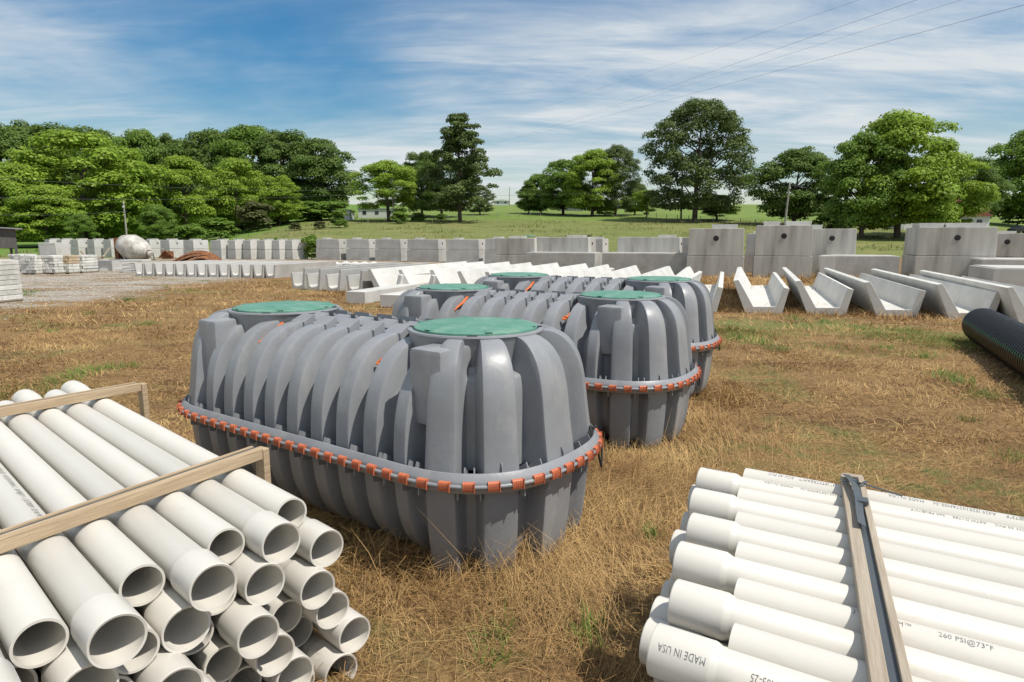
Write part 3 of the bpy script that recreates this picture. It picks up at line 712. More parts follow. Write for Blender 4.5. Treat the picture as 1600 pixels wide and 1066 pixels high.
# ---------------------------------------------------------------- small yard things
def slab(x,y,W,D,H,label,mt='cwhite',rz=0,name='concrete_slab',n=1):
    p=gp(x,y); m=MB()
    m.box(0,W,0,D,0,H); o=m.obj(name,M[mt],bevel=.01); o.location=(p.x,p.y,0); o.rotation_euler=(0,0,rz); return tag(o,label,'concrete slab','loose concrete slabs')
def stone_stack(p,W,D,rows,label,tan=False,rz=0,hr=.15):
    t=thing('stone_pallet',label,'stone pallet',p,rz,'pallets of wall stone')
    for part in range(2 if tan else 1):
        m=MB(); rs=range(rows) if not tan else (range(0,rows//2) if part==0 else range(rows//2,rows))
        for r_ in rs:
            x=0
            while x<W-.03:
                w_=min(W-x,random.uniform(.2,.42)); 
                for (d0,d1) in ((0,.2),(.21,D)):
                    j=random.uniform(-.06,.03)
                    m.box(x+.008,x+w_-.008,d0+j,d1,.1+r_*hr,.1+(r_+1)*hr-.014)
                x+=w_
        m.obj('stone_courses' if part==0 else 'tan_stone_courses',M['tanstone' if part else 'stone'],t,bevel=.022)
    m=MB(); m.box(0,W,0,D,.07,.095); 
    for q in (.02,W/2-.04,W-.1): m.box(q,q+.08,0,D,0,.068)
    m.obj('wooden_pallet',M['wood2'],t)
for i,(x,Y,W,tan) in enumerate([(16,37.5,.9,0),(34,34.3,.95,0),(59,34.6,1.15,0),(92,35,.75,1),(112,35.6,.80,0)]):
    stone_stack(at(x,Y),W,1.0,6,['short pallet of white stone half hidden near the barn','pallet of rough white wall stone, second from the left','wide pallet of rough white wall stone in the middle of the row','pallet of stone whose upper courses are tan','rightmost pallet of rough white wall stone'][i],bool(tan),rz=R(-12))
stone_stack(Vector((-16.6,19.0,0)),1.35,1.2,8,'near tall stack of rough white wall stone cut by the left edge',rz=R(-10),hr=.15)
# open concrete box, slab piles, rubble
p=at(131,38.5); m=MB(); m.box(0,2.3,0,.12,0,.62); m.box(0,2.3,1.6,1.72,0,.62); m.box(0,.12,.12,1.6,0,.62); m.box(2.18,2.3,.12,1.6,0,.62); m.box(.12,2.18,.12,1.6,0,.1)
o=m.obj('open_box',M['conc'],bevel=.01); o.location=p; o.rotation_euler=(0,0,CY); tag(o,'low open concrete box right of the stone pallets','concrete box')
for i in range(4):
    p=at(190,36); m=MB(); m.box(-.0,1.25,0,.9,0,.11); o=m.obj('thin_slab',M['cwhite'],bevel=.02); o.location=(p.x+random.uniform(-.08,.08),p.y,i*.2); o.rotation_euler=(0,R(random.uniform(-2,2)),R(-15+4*i))
    tag(o,'thin white slab, %s from the bottom of the small pile near the mixer drum'%ORD[i],'concrete slab','small pile of thin slabs')
    if i: 
        pass
for i,(x,y,W,lb) in enumerate([(155,424,1.4,'flat white slab lying on gravel in front of the open box'),(166,421,.8,'short white slab leaning by the open box')]):
    o=slab(x,y,W,.8,.14+.12*i,lb,rz=R(6+8*i))
for i in range(8):
    x=483+i*14.5; p=at(x,40+random.uniform(-.6,.6)); m=MB()
    n=3
    for k in range(n):
        m.tube([(-.28,0,.10+.13*k),(0,.02,.15+.13*k),(.3,0,.10+.13*k)],[.12,.2,.1],7)
    o=m.obj('pale_stone_pile',M['stone'],smooth=50); o.location=p; o.scale=(1,1,.8); tag(o,'low heap of white stones, %s from the left behind the narrow channels'%ORD[i],'stone heap','low heaps of white stones')
# crate-like white box
p=at(62,58); t=thing('white_box','upright white concrete box with a framed face left of the mixer drum','concrete box',p,R(-14))
m=MB(); m.box(0,1.9,0,1.4,0,1.45); m.obj('box_body',M['cwhite'],t,bevel=.02); m=MB(); m.box(.1,1.8,-.03,-.002,.12,1.30); m.obj('framed_panel',M['cdark'],t); m=MB(); m.box(.18,1.72,-.06,-.032,.2,1.22); m.obj('inner_panel',M['cwhite'],t)
# ---- mixer drum
def mixer():
    p=at(215,55); sc=1.0
    t=thing('mixer_drum','worn white concrete mixer drum tilted on a rusty frame on the ground','mixer drum',p,0)
    ax=Vector((.94,-.25,-.30)).normalized(); Mx=Matrix.Translation((-1.35,.25,1.42))@ax.to_track_quat('X','Z').to_matrix().to_4x4()
    m=MB(); m.lathe([(.001,-.05),(.55,-.05),(.75,.1),(.98,.7),(1.05,1.1),(1.04,1.5),(.90,2.0),(.62,2.45),(.40,2.75),(.33,2.8),(.30,2.75),(.001,2.6)],40,Mx); m.obj('drum',M['drum'],t,smooth=40)
    m=MB(); m.lathe([(1.055,1.02),(1.085,1.03),(1.085,1.13),(1.055,1.14)],40,Mx); m.obj('roller_ring',M['cdark'],t,smooth=30)
    m=MB(); m.lathe([(.001,-.3),(.3,-.3),(.34,-.1),(.6,-.04)],20,Mx); m.box(-1.75,-1.45,-.2,.6,0,1.9); m.obj('gearbox',M['rust'],t)
    m=MB(); m.tube([(-1.7,-.3,.1),(-.2,-.5,.05),(1.1,-.4,.08)],.06,8); m.tube([(-1.5,-.4,1.2),(-.6,-.7,.1)],.05,8); m.tube([(1.0,-.4,.05),(1.2,.1,.7)],.06,8); m.tube([(-1.6,.8,.1),(1.2,.8,.1)],.06,8); m.tube([(1.0,.8,.05),(1.15,.3,.7)],.06,8); m.obj('cradle_frame',M['cdark'],t)
    m=MB(); m.lathe([(.001,2.75),(.22,2.75),(.26,2.95),(.18,3.05),(.001,3.05)],16,Mx); m.obj('drum_spout',M['drum'],t,smooth=40)
mixer()
# ---- rusty curved sheets
for i,(x,Y,L,pk,z0,rz,lb) in enumerate([(263,47.5,3.9,.95,.0,10,'longest rusty curved steel plate, lying on top at the left of the pile'),(268,47,3.6,.78,-.02,4,'rusty curved steel plate just under the longest one'),(275,46.5,3.5,.55,-.02,-2,'low rusty steel plate at the front left of the pile'),(291,46,2.6,.62,.03,-8,'rusty steel plate at the front right of the pile'),(296,46.3,2.4,.80,.05,-4,'short rusty steel plate sticking up at the right end'),(286,48,3.0,.40,.0,-12,'lowest rusty steel plate at the back of the pile')]):
    p=at(x,Y); m=MB(); nx_=16; vs=[]
    for j in range(nx_+1):
        t_=j/nx_; zc=.04+z0+pk*math.sin(PI*min(1,t_**1.25))**.8 if t_<1 else .04+z0
        for k in range(7):
            q=k/6*2-1; vs.append((t_*L,q*.55,max(.012,zc-.16*q*q+.02*math.sin(5*t_+i))))
    nv=len(vs); vs+=[(a_,b_,c_-.05) for a_,b_,c_ in vs]
    fs=[(j*7+k,j*7+k+1,(j+1)*7+k+1,(j+1)*7+k) for j in range(nx_) for k in range(6)]
    fs+=[tuple(reversed([q+nv for q in f])) for f in fs]
    fs+=[(j*7+e,(j+1)*7+e,(j+1)*7+e+nv,j*7+e+nv) for j in range(nx_) for e in (0,6)]+[(e+k,e+k+1,e+k+1+nv,e+k+nv) for e in (0,nx_*7) for k in range(6)]
    m.add(vs,fs); o=m.obj('rusty_plate',M['rust'],smooth=40); o.location=p; o.rotation_euler=(0,0,R(rz)); tag(o,lb,'steel plate','pile of rusty steel')
p=at(253,56); m=MB(); m.box(0,.8,0,.5,.1,.75); m.tube([(-.2,0,.2),(.4,-.1,.8),(1.0,0,.3)],.08,8); o=m.obj('rusty_scrap',M['rust'],bevel=.03); o.location=p; tag(o,'small rusty machine scrap beside the mixer drum','scrap metal')
for i,(x,a,l) in enumerate([(139,60,1.3),(146,-35,1.2),(152,35,1.5),(172,-55,1.1)]):
    p=at(x,46); m=MB(); m.box(-.05,.05,-.12,.12,0,l); o=m.obj('broken_plank',M['wood2']); o.location=p; o.rotation_euler=(0,R(a),R(20*i)); tag(o,['rough plank leaning steeply left behind the open box','rough plank leaning right behind the open box','longest rough plank behind the open box','rough plank nearest the mixer drum'][i],'plank','rough planks behind the open box')
# ---- barn at the left edge
p=at(-16,42); t=thing('barn','dark weathered board barn with tin roof at the left edge','barn',p,R(40))
m=MB(); m.box(-5,1.55,0,6,1.25,2.5); m.box(-5,-3.0,0,6,0,1.2); m.box(1.40,1.55,0,.15,0,1.25); m.box(1.40,1.55,5.8,6,0,1.25); m.obj('board_wall',M['barn'],t)
m=MB(); m.prism([(-5.2,2.95),(-5.2,2.88),(1.9,2.45),(1.9,2.52)],-.3,6.3); m.obj('tin_roof',M['tin'],t)
# ---------------------------------------------------------------- trees
def quad_cloud(cent,nrm,size,aspect=1.0):
    n=len(cent); r=rng.normal(size=(n,3)); a=np.cross(nrm,r); a/=np.linalg.norm(a,axis=1)[:,None]+1e-9; b=np.cross(nrm,a); b/=np.linalg.norm(b,axis=1)[:,None]+1e-9
    s=size[:,None]*.5; v=np.stack([cent-a*s-b*s*aspect*.6,cent+a*s*.7-b*s*aspect,cent+a*s+b*s*aspect*.7,cent-a*s*.6+b*s*aspect],1).reshape(-1,3)
    return v,np.arange(4*n).reshape(-1,4)
def crown(kind,n,seed,leaf):
    # crown inside a unit box: x,y in [-.5,.5], z in [0,1]; leaf = size relative to height
    g=np.random.default_rng(seed)
    lobes=[]
    def env(zz_,peak):   # crown half-width at relative height
        return math.sqrt(max(0,1-((zz_-peak)/(1-peak) if zz_>peak else (peak-zz_)/peak*.85)**2))
    if kind=='broad':
        for i in range(135):
            a=g.uniform(0,2*PI); zz_=g.uniform(.0,1); rr=env(zz_,.42); k=g.uniform(.3,1.0)**.6*(1.16 if i%5==0 else 1)
            lobes.append((math.cos(a)*rr*.42*k,math.sin(a)*rr*.42*k,.09+.80*zz_*(1.06 if i%7==0 else 1),g.uniform(.045,.13)))
    elif kind=='open':
        for i in range(80):
            a=g.uniform(0,2*PI); zz_=g.uniform(0,1); rr=env(zz_,.5)*(.85+.2*math.sin(3*a+seed)); k=g.uniform(.35,1.0)**.6
            lobes.append((math.cos(a)*rr*.44*k,math.sin(a)*rr*.44*k,.15+.76*zz_,g.uniform(.06,.125)))
    elif kind=='pine':
        for i in range(120):
            zz_=g.uniform(0,1); a=g.uniform(0,2*PI); rr=(1-zz_)**.5*g.uniform(.25,1.08)*(1 if zz_>.15 else .7)*(.85+.25*math.sin(zz_*19+2*a))
            lobes.append((math.cos(a)*rr*.46,math.sin(a)*rr*.46,.12+.85*zz_,g.uniform(.05,.095)*(1.15-.45*zz_)))
    elif kind=='roundpine':
        for i in range(240):
            zz_=g.uniform(0,1); a=g.uniform(0,2*PI); t_=(zz_-.45)/.55 if zz_>.45 else (.45-zz_)/.45*.8; rr=(1-abs(t_)**2.6)**.5; k=g.uniform(.25,1)**.6
            lobes.append((math.cos(a)*rr*.45*k,math.sin(a)*rr*.45*k,.10+.83*zz_,g.uniform(.045,.08)))
    else: # bush
        for i in range(44):
            a=g.uniform(0,2*PI); zz_=g.uniform(0,.85); rr=math.sqrt(1-zz_**2); k=g.uniform(.3,1)
            lobes.append((math.cos(a)*rr*.38*k,math.sin(a)*rr*.38*k,.05+.84*zz_,g.uniform(.09,.17)))
    lb=np.array(lobes); wgt=lb[:,3]**2; pick=g.choice(len(lb),n,p=wgt/wgt.sum())
    d=g.normal(size=(n,3)); d/=np.linalg.norm(d,axis=1)[:,None]; d[:,2]=np.where(d[:,2]<-.35,-d[:,2],d[:,2])
    rad=lb[pick,3]*g.uniform(.35,1.12,n)**.6
    flat=np.array([1,1,{'pine':.6,'roundpine':.85}.get(kind,.72)])
    cc=lb[pick,:3]+d*rad[:,None]*flat*np.array([1.15,1.15,1])
    nr=d+g.normal(size=(n,3))*.4+np.array([.1,-.05,.45]); nr/=np.linalg.norm(nr,axis=1)[:,None]
    v,q=quad_cloud(cc,nr,leaf*g.uniform(.6,1.4,n))
    return v,q,lobes
def trunk(kind,lobes,seed):
    g=random.Random(seed); m=MB()
    top={'broad':.6,'open':.55,'pine':.93,'roundpine':.80,'bush':.3}[kind]; r0={'broad':.022,'open':.020,'pine':.017,'roundpine':.019,'bush':.012}[kind]
    pts=[(0,0,-.03)]; x=y=0
    for k in range(1,7):
        x+=g.uniform(-.008,.008); y+=g.uniform(-.008,.008); pts.append((x,y,top*k/6))
    m.tube(pts,[r0*1.25*(1-.75*k/6) for k in range(7)],9)
    for lx,ly,lz,lr in g.sample(lobes,min(len(lobes),26)):
        zb=max(.10,min(top*.95,lz-math.hypot(lx,ly)*g.uniform(.5,.9))); i=min(5,int(zb/top*6)); b=pts[i]
        m.tube([(b[0],b[1],zb),((b[0]+lx)/2,(b[1]+ly)/2,(zb+lz)/2-.01),(lx,ly,lz)],[r0*.36,r0*.22,r0*.08],5)
    return m.mesh('trunk',M['bark'],smooth=50)
VAR={}
for nm_,kind,n,seed,leaf in [('broad1','broad',38000,1,.0165),('broad2','broad',38000,2,.0165),('broad3','broad',38000,3,.0165),('open1','open',30000,4,.0155),('open2','open',30000,5,.0155),('pine1','pine',34000,6,.014),('pine2','pine',22000,8,.015),('rpine','roundpine',50000,7,.012),('bush1','bush',5200,9,.045),('bush2','bush',5200,10,.045)]:
    v,q,lb=crown(kind,n,seed,leaf); VAR[nm_]=(quads('crown',v,q,M['leafB']),trunk(kind,lb,seed))
def tree(px,by,ty,wpx,var,lm,label,Y=None,cat='tree',name='tree',group='trees on the hill'):
    if Y is None:
        p=march(px,by,62) or at(px,300)
    else: p=at(px,Y)
    dep=p.y*math.cos(PITCH)-(p.z-CAMH)*math.sin(PITCH)
    # height from the picture rows
    d=px_dir(px,ty); zt=CAMH+d.z*(p.y/d.y); H=max(.8,zt-p.z)*1.03; W=wpx*dep/F*1.12
    t=thing(name,label,cat,p,random.uniform(0,6.28),group)
    c=link('crown',VAR[var][0],t); c.scale=(W,W,H)
    c.material_slots[0].link='OBJECT'; c.material_slots[0].material=M[lm]
    k=link('trunk',VAR[var][1],t); k.scale=(W*.75+H*.25,)*2+(H,)
    k.scale=(H*.6+W*.4,H*.6+W*.4,H); c.scale=(W,W,H)
    k.scale=(W,W,H) 
    return t
WG='trees of the wood on the left'
T=[ # back wood
(20,372,196,150,'broad1','leafC','dark tree of the wood behind the barn at the far left',175),
(75,372,186,150,'broad2','leafC','highest dark crown at the left end of the wood',185),
(150,370,192,150,'broad3','leafC','dark rounded crown behind the big bright tree',185),
(228,368,203,110,'broad1','leafB','dark-green tree with an uneven top left of the gap in the wood',180),
(280,366,208,100,'broad2','leafC','dark crown in the middle of the wood',185),
(335,364,196,120,'broad3','leafC','tall dark crown left of centre in the wood',185),
(395,362,198,120,'broad1','leafB','broad green crown near the right of the wood',180),
(450,350,200,120,'broad2','leafC','tall dense crown second from the right end of the wood',175),
(502,345,212,110,'broad3','leafC','dark rounded tree at the right end of the wood above the white shed',172)]
T2=[
(140,372,200,215,'broad3','leafA','huge bright yellow-green tree in front of the wood',112),
(205,372,225,95,'broad2','leafA','bright green shoulder tree right of the huge bright tree',118),
(12,375,250,130,'broad2','leafA','bright leafy tree right behind the barn roof',100),
(75,376,290,110,'broad1','leafA','lower bright tree between the barn and the small lawn tree',98),
(130,374,335,50,'open1','leafB','small round-headed tree standing on the lawn',90),
(296,360,246,115,'open2','leafA','bright spreading tree with a bare pale limb in mid wood',125),
(372,358,243,100,'broad3','leafA','bright tree right of the one with the bare limb',135),
(250,366,320,60,'broad1','leafB','small green tree behind the mixer drum',105),
(438,352,272,70,'broad2','leafA','light green tree at the wood edge above the meadow',140),
(402,356,308,58,'bush1','leafD','large dull olive bush at the edge of the meadow',128),
(345,360,335,60,'bush2','leafB','low green bush under the bright trees',118),
(300,366,345,50,'bush1','leafB','low bush right of the mixer drum',105)]
for i,(px_b,w_b) in enumerate([(25,90),(92,80),(165,90),(235,80),(300,80),(360,70),(420,60),(478,60),(520,50)]):
    tree(px_b,372-i*2.6,325-i*2,w_b*1.5,'bush1' if i%2 else 'bush2','leafB' if i%3 else 'leafC','leafy undergrowth closing the foot of the wood, %s clump from the left'%ORD[i],Y=150,cat='bush',name='bush',group='undergrowth of the wood')
for a in T: tree(*a[:7],Y=a[7],group=WG)
for a in T2: tree(*a[:7],Y=a[7],group=WG)
T3=[
(608,346,252,112,'open1','leafA','light green spreading tree beside the white shed'),
(660,338,234,66,'broad2','leafC','dark pine behind and left of the tall pine'),
(690,340,236,84,'rpine','leafC','dark pine touching the tall pine on its left'),
(719,347,180,140,'pine1','leafP','tall ragged pine standing alone right of centre-left'),
(750,336,290,48,'rpine','leafP','short pine under the right side of the tall pine'),
(826,334,288,40,'broad2','leafB','small distant tree at the left end of the middle clump'),
(845,334,272,60,'broad1','leafB','mid-green tree in the middle clump, left part'),
(880,336,246,80,'broad3','leafB','dark green tree rising above the small gabled shed'),
(925,338,234,95,'broad1','leafA','brighter green tree in the heart of the middle clump'),
(962,338,228,74,'rpine','leafP','dark rounded pine at the right of the middle clump'),
(992,336,284,44,'broad1','leafC','small dark tree between the clump and the great pine'),
(1010,341,297,54,'open1','leafA','small pale green tree in front of the great pine'),
(946,337,308,40,'bush1','leafA','leafy bright shrub below the middle clump'),
(1085,346,157,165,'rpine','leafP','great round-headed pine with several trunks'),
(1120,344,305,70,'open2','leafB','loose leafy sapling at the foot of the great pine'),
(1240,352,229,125,'broad2','leafC','dark oak left of the big bright tree on the right'),
(1296,362,322,66,'bush2','leafC','round dark bush behind the holed tanks'),
(1345,372,200,130,'broad3','leafB','green tree forming the left half of the big right group'),
(1402,372,176,170,'broad1','leafA','big bright tree forming the top of the right group'),
(1470,370,236,130,'open2','leafA','lower yellow-green tree in front of the farmhouse'),
(1505,356,243,95,'broad2','leafC','darker tree right of the big bright tree'),
(1612,356,190,150,'broad3','leafB','green tree cut by the right edge of the picture'),
(1590,352,315,50,'bush1','leafC','dark shrub beside the parked car')]
for a in T3: tree(*a[:7])
tree(487,392,362,32,'bush1','leafB','green bush between the two rows of concrete tanks',Y=58,cat='bush',name='bush',group='bushes')
tree(430,378,366,16,'bush2','leafB','small sapling bush on the meadow above the left row',Y=64,cat='bush',name='bush',group='bushes')
for i,(x,y,h,w_) in enumerate([(462,360,14,24),(500,358,14,22),(530,356,34,32),(625,350,22,30),(655,346,16,24),(690,343,10,20),(800,384,18,30),(860,384,14,16),(915,378,16,26),(1005,384,12,18),(1590,385,14,40)]):
    if i in (6,7,8,9): 
        tree(x,y,y-h,w_,'bush1' if i%2 else 'bush2','leafD' if i in(8,9) else 'leafA','weedy shrub on the meadow slope, %s from the left'%ORD[i-6],Y=68,cat='bush',name='bush',group='weeds on the slope')
    elif i==10: tree(x,y,y-h,w_,'bush1','leafB','green weeds behind the small tank at the right edge',Y=48,cat='bush',name='bush',group='bushes')
    else: tree(x,y,y-h,w_,'bush1' if i%2 else 'bush2','leafD' if i in(0,1) else 'leafB','hedge-line shrub below the white shed, %s from the left'%ORD[i],cat='bush',name='bush',group='shrubs along the fence line')
# ---------------------------------------------------------------- poles, wires, fences
def pole(px,by,ty,r,mt,label,Y=None,lean=0,arm=False,lamp=False):
    p=(march(px,by,62) if Y is None else at(px,Y)) or at(px,200)
    d=px_dir(px,ty); H=CAMH+d.z*(p.y/d.y)-p.z
    t=thing('utility_pole',label,'utility pole',p,0,'wooden utility poles')
    m=MB(); m.tube([(0,0,-.3),(lean*.5,0,H*.5),(lean,0,H)],[r*1.2,r,r*.8],10); m.obj('pole_shaft',mt,t,smooth=50)
    m=MB(); m.box(lean-.1,lean+.1,-r-.12,-r*.5,H-.55,H-.3); m.box(lean-.06,lean+.06,-.06,.06,H,H+.25); m.obj('insulator',M['cwhite'],t)
    if lamp:
        m=MB(); m.tube([(0,-.35,H*.72),(0,-.35,H*.84)],[.3,.3],12); m.obj('transformer',M['tin'],t)
    return p+Vector((lean,0,H))
pa=pole(1064,342,263,.19,M['pole'],'brown utility pole with a grey can in front of the great pine',lamp=True)
pb=pole(1224,352,289,.14,M['greypole'],'pale leaning utility pole left of the dark oak',Y=95,lean=.4)
pc=pole(200,366,318,.11,M['greypole'],'thin grey pole behind the mixer drum',Y=88)
pd=pole(615,347,293,.13,M['greypole'],'thin grey pole beside the light green tree')
pe=pole(796,322,292,.12,M['pole'],'distant thin pole by the long white shed on the crest',Y=285)
def wire(a,b,sag,label,r=.02):
    m=MB(); n=24; m.tube([Vector(a).lerp(Vector(b),i/n)-Vector((0,0,sag*4*(i/n)*(1-i/n))) for i in range(n+1)],r,5); o=m.obj('power_line',M['wire']); tag(o,label,'wire','overhead wires')
def sp(x,y,Y): d=px_dir(x,y); return d*(Y/d.y)+Vector((0,0,CAMH))
wire(sp(1800,-130,24),sp(780,222,300),.6,'high power line crossing the sky, upper one of the close pair',.008)
wire(sp(1800,-46,24),sp(760,225,300),.6,'high power line crossing the sky, lower one of the close pair',.008)
wire(sp(1700,-62,30),sp(800,215,300),.4,'highest single power line crossing the upper right sky',.006)
wire(sp(1400,-20,40),sp(700,215,300),.4,'faint power line crossing the sky left of the others',.006)
wire(sp(-60,275,80),sp(615,296,pd.y),.8,'upper line sagging across the wood on the left',.02)
wire(sp(-60,308,80),sp(615,300,pd.y),.8,'middle line sagging across the wood on the left',.02)
wire(sp(-60,335,80),sp(200,330,88),.3,'lowest line running to the thin grey pole',.02)
wire(pb,sp(1420,305,100),.4,'line from the leaning pole to the farmhouse',.02)
wire(pa-Vector((0,0,3)),pd-Vector((0,0,.6)),2.0,'long line strung between the brown pole and the thin grey pole',.02)
wire(pa-Vector((0,0,1)),pb-Vector((0,0,.2)),.8,'line from the brown pole to the leaning pole',.02)
# fences along the top of the meadow
def fence(pts,step,label,h=1.1):
    t=thing('wire_fence',label,'fence',(0,0,0))
    k=0; tops=[]
    for (x0,y0),(x1,y1) in zip(pts[:-1],pts[1:]):
        n=int(math.hypot(x1-x0,y1-y0)/step)
        for i in range(n):
            x=x0+(x1-x0)*i/n; y=y0+(y1-y0)*i/n; z=float(hgt(x,y)); tops.append((x,y,z+h))
            m=MB(); m.tube([(x,y,z-.1),(x,y,z+h)],.07,6)
            if k<95: m.obj('fence_post',M['greypole'],t)
            k+=1
    m=MB()
    for dz in (0,-.3,-.6): m.tube([(a,b,c+dz) for a,b,c in tops],.012,4)
    m.obj('fence_wire',M['wire'],t)
f0=march(575,349);f1=march(700,344);f2=march(860,337)
fence([(f0.x,f0.y),(f1.x,f1.y),(f2.x,f2.y)],3.5,'post and wire fence along the top of the meadow left of the clump')
f3=march(1010,340);f4=march(1180,352);
f5=at(1350,100)
fence([(f3.x,f3.y),(f4.x,f4.y),(f5.x,f5.y)],4.0,'post and wire fence descending the slope behind the great pine')
# ---------------------------------------------------------------- distant buildings
def house(px,Y,W,D,H,roof,label,wall='whitew',rm='tin',rz=0,win=0,dz=0,cat='house',name='farm_building'):
    p=at(px,Y); p.z+=dz; t=thing(name,label,cat,p,rz)
    m=MB(); m.box(0,W,0,D,-.5,H); wl=m.obj('wall',M[wall],t)
    m=MB(); m.prism([(-.3,H),(W+.3,H),(W*.5,H+roof)],-.35,D+.35) if roof>0 else m.box(-.2,W+.2,-.2,D+.2,H+.002,H+.2); m.obj('roof',M[rm],t)
    for k in range(win):
        x=W*(k+.5)/win; m=MB(); m.box(x-.45,x+.45,-.05,-.003,H*.4,H*.8); m.obj('window',M['glass'],wl)
    return t
house(519,148,3.9,5,2.2,0,'white flat-roofed shed beside the dark wood',win=1,cat='shed')
house(560,160,9,5,2.1,0,'long pale trailer seen through the light green tree',win=3,cat='shed')
house(772,285,6.5,5,1.8,.7,'long low white shed on the crest of the hill',win=2,rm='whitew',cat='shed')
house(876,205,7,8,1.3,2.0,'low dark gabled shed under the middle clump of trees',wall='cdark',rm='darkroof',cat='shed')
house(912,225,3.0,3,5.6,1.6,'little red-roofed cupola tower among the middle trees',wall='whitew',rm='redroof',cat='tower')
house(960,222,6,5,2.6,0,'dark open shelter under the middle trees',wall='darkroof',rm='darkroof',cat='shelter')
house(1408,115,15,9,3.2,2.6,'white farmhouse with a reddish roof behind the right trees',win=4,rm='redroof')
house(1512,112,3.5,5,3.0,1.2,'porch end of the farmhouse, seen right of the trees',win=1,rm='redroof')
# parked car
p=at(1586,125); t=thing('parked_car','dark car parked on the green verge at the right edge','car',p,R(8))
m=MB(); m.prism([(0,.35),(4.5,.35),(4.5,.8),(4.2,.95),(3.4,1.0),(2.7,1.5),(1.2,1.5),(.5,1.0),(0,.9)],0,1.8); m.obj('body',M['car'],t,bevel=.06)
m=MB(); m.box(1.15,2.7,-.01,-.003,1.0,1.38); m.obj('window',M['glass'],t)
for x in (.9,3.6):
    for y in (-.02,1.62):
        m=MB(); m.lathe([(.001,0),(.32,0),(.34,.05),(.34,.17),(.32,.2),(.001,.2)],20,Matrix.Translation((x,y,.34))@Matrix.Rotation(PI/2,4,'Z')); m.obj('wheel',M['black'],t)
# ---------------------------------------------------------------- dry grass
def blades(n,xr,yr,ln,wd,lean,name,mt,label,cat,mask=None,clump=None,seed=1,exclude=True,pts=None,curl=.5):
    g=np.random.default_rng(seed)
    if pts is None:
        x=g.uniform(*xr,n); y=g.uniform(*yr,n)
    else: x,y=pts; n=len(x)
    keep=np.ones(n,bool)
    keep&=np.abs(x/np.maximum(y,.1))<.86
    if exclude:
        for (tx,ty),a,_ in TANKS:
            c,s=math.cos(R(a)),math.sin(R(a)); u=(x-tx)*c+(y-ty)*s; v=-(x-tx)*s+(y-ty)*c
            uu=np.maximum(np.abs(u)-LO,0); keep&=~(np.hypot(uu,v)<.50)
    if mask is not None: keep&=mask(x,y,g)
    x=x[keep]; y=y[keep]; n=len(x)
    L_=g.uniform(*ln,n); W_=g.uniform(*wd,n); le=g.uniform(*lean,n)   # lean: 0 upright .. pi/2 flat
    L_*=.62+.75*np.clip(.5+.3*np.sin(x*3.1+1.7*np.sin(y*2.3))+.3*np.sin(y*4.1+1.3*np.sin(x*2.9))+g.normal(size=n)*.12,0,1)
    az=g.uniform(0,2*PI,n); base_az=1.2*np.sin(x*1.3)+1.1*np.cos(y*1.7+x); az=np.where(g.uniform(size=n)<.55,base_az*1.5+g.normal(size=n)*.6,az)
    d=np.stack([np.cos(az)*np.sin(le),np.sin(az)*np.sin(le),np.cos(le)],1)
    z=hgt(x,y)+g.uniform(-.005,.018,n); b=np.stack([x,y,z],1)
    side=np.stack([-np.sin(az),np.cos(az),g.uniform(-.4,.4,n)],1)
    mid=b+d*(L_*.5)[:,None]; d2=d+np.stack([np.cos(az)*curl*.5,np.sin(az)*curl*.5,-np.full(n,curl)*g.uniform(.2,1,n)],1); d2/=np.linalg.norm(d2,axis=1)[:,None]
    tip=mid+d2*(L_*.5)[:,None]; tip[:,2]=np.maximum(tip[:,2],z+.004)
    w_=(W_*.5)[:,None]
    v=np.stack([b-side*w_,b+side*w_,mid+side*w_*.8,mid-side*w_*.8,tip+side*w_*.15,tip-side*w_*.15],1).reshape(-1,3)
    i=np.arange(n)[:,None]*6; q=np.concatenate([i+np.array([[0,1,2,3]]),i+np.array([[3,2,4,5]])],0)
    o=link(name,quads(name,v,q,mt)); tag(o,label,cat,kind='stuff'); return o
def density(x,y,g,gravel=True):
    k=g.uniform(size=len(x)); n_=.5+.3*np.sin(x*.9+y*.35+np.sin(y*1.9))+.3*np.sin(y*1.3-x*.6+1.5*np.sin(x*1.1)); n_=np.clip(n_,0,1)
    n_=n_*(.65+.35*np.sin(x*5.3+2*np.sin(y*3.7)))
    gr=(x<-12.5-1.5*np.sin(y*.8))&(y>14)
    return (k<(.42+.58*n_))&~gr
blades(150000,(-4.5,5.5),(1.6,6.2),(.05,.17),(.0016,.0038),(.75,1.5),'dry_grass',M['straw'],'matted dry straw grass in the foreground between the bundles','grass',mask=density,seed=11)
blades(150000,(-10,11),(6.0,14),(.06,.16),(.004,.008),(.7,1.45),'dry_grass',M['straw'],'short dry grass around and beyond the grey tanks','grass',mask=density,seed=12)
blades(90000,(-22,24),(13.5,30),(.08,.2),(.009,.018),(.6,1.4),'dry_grass',M['straw'],'dry grass farther off in front of the concrete','grass',mask=density,seed=13)
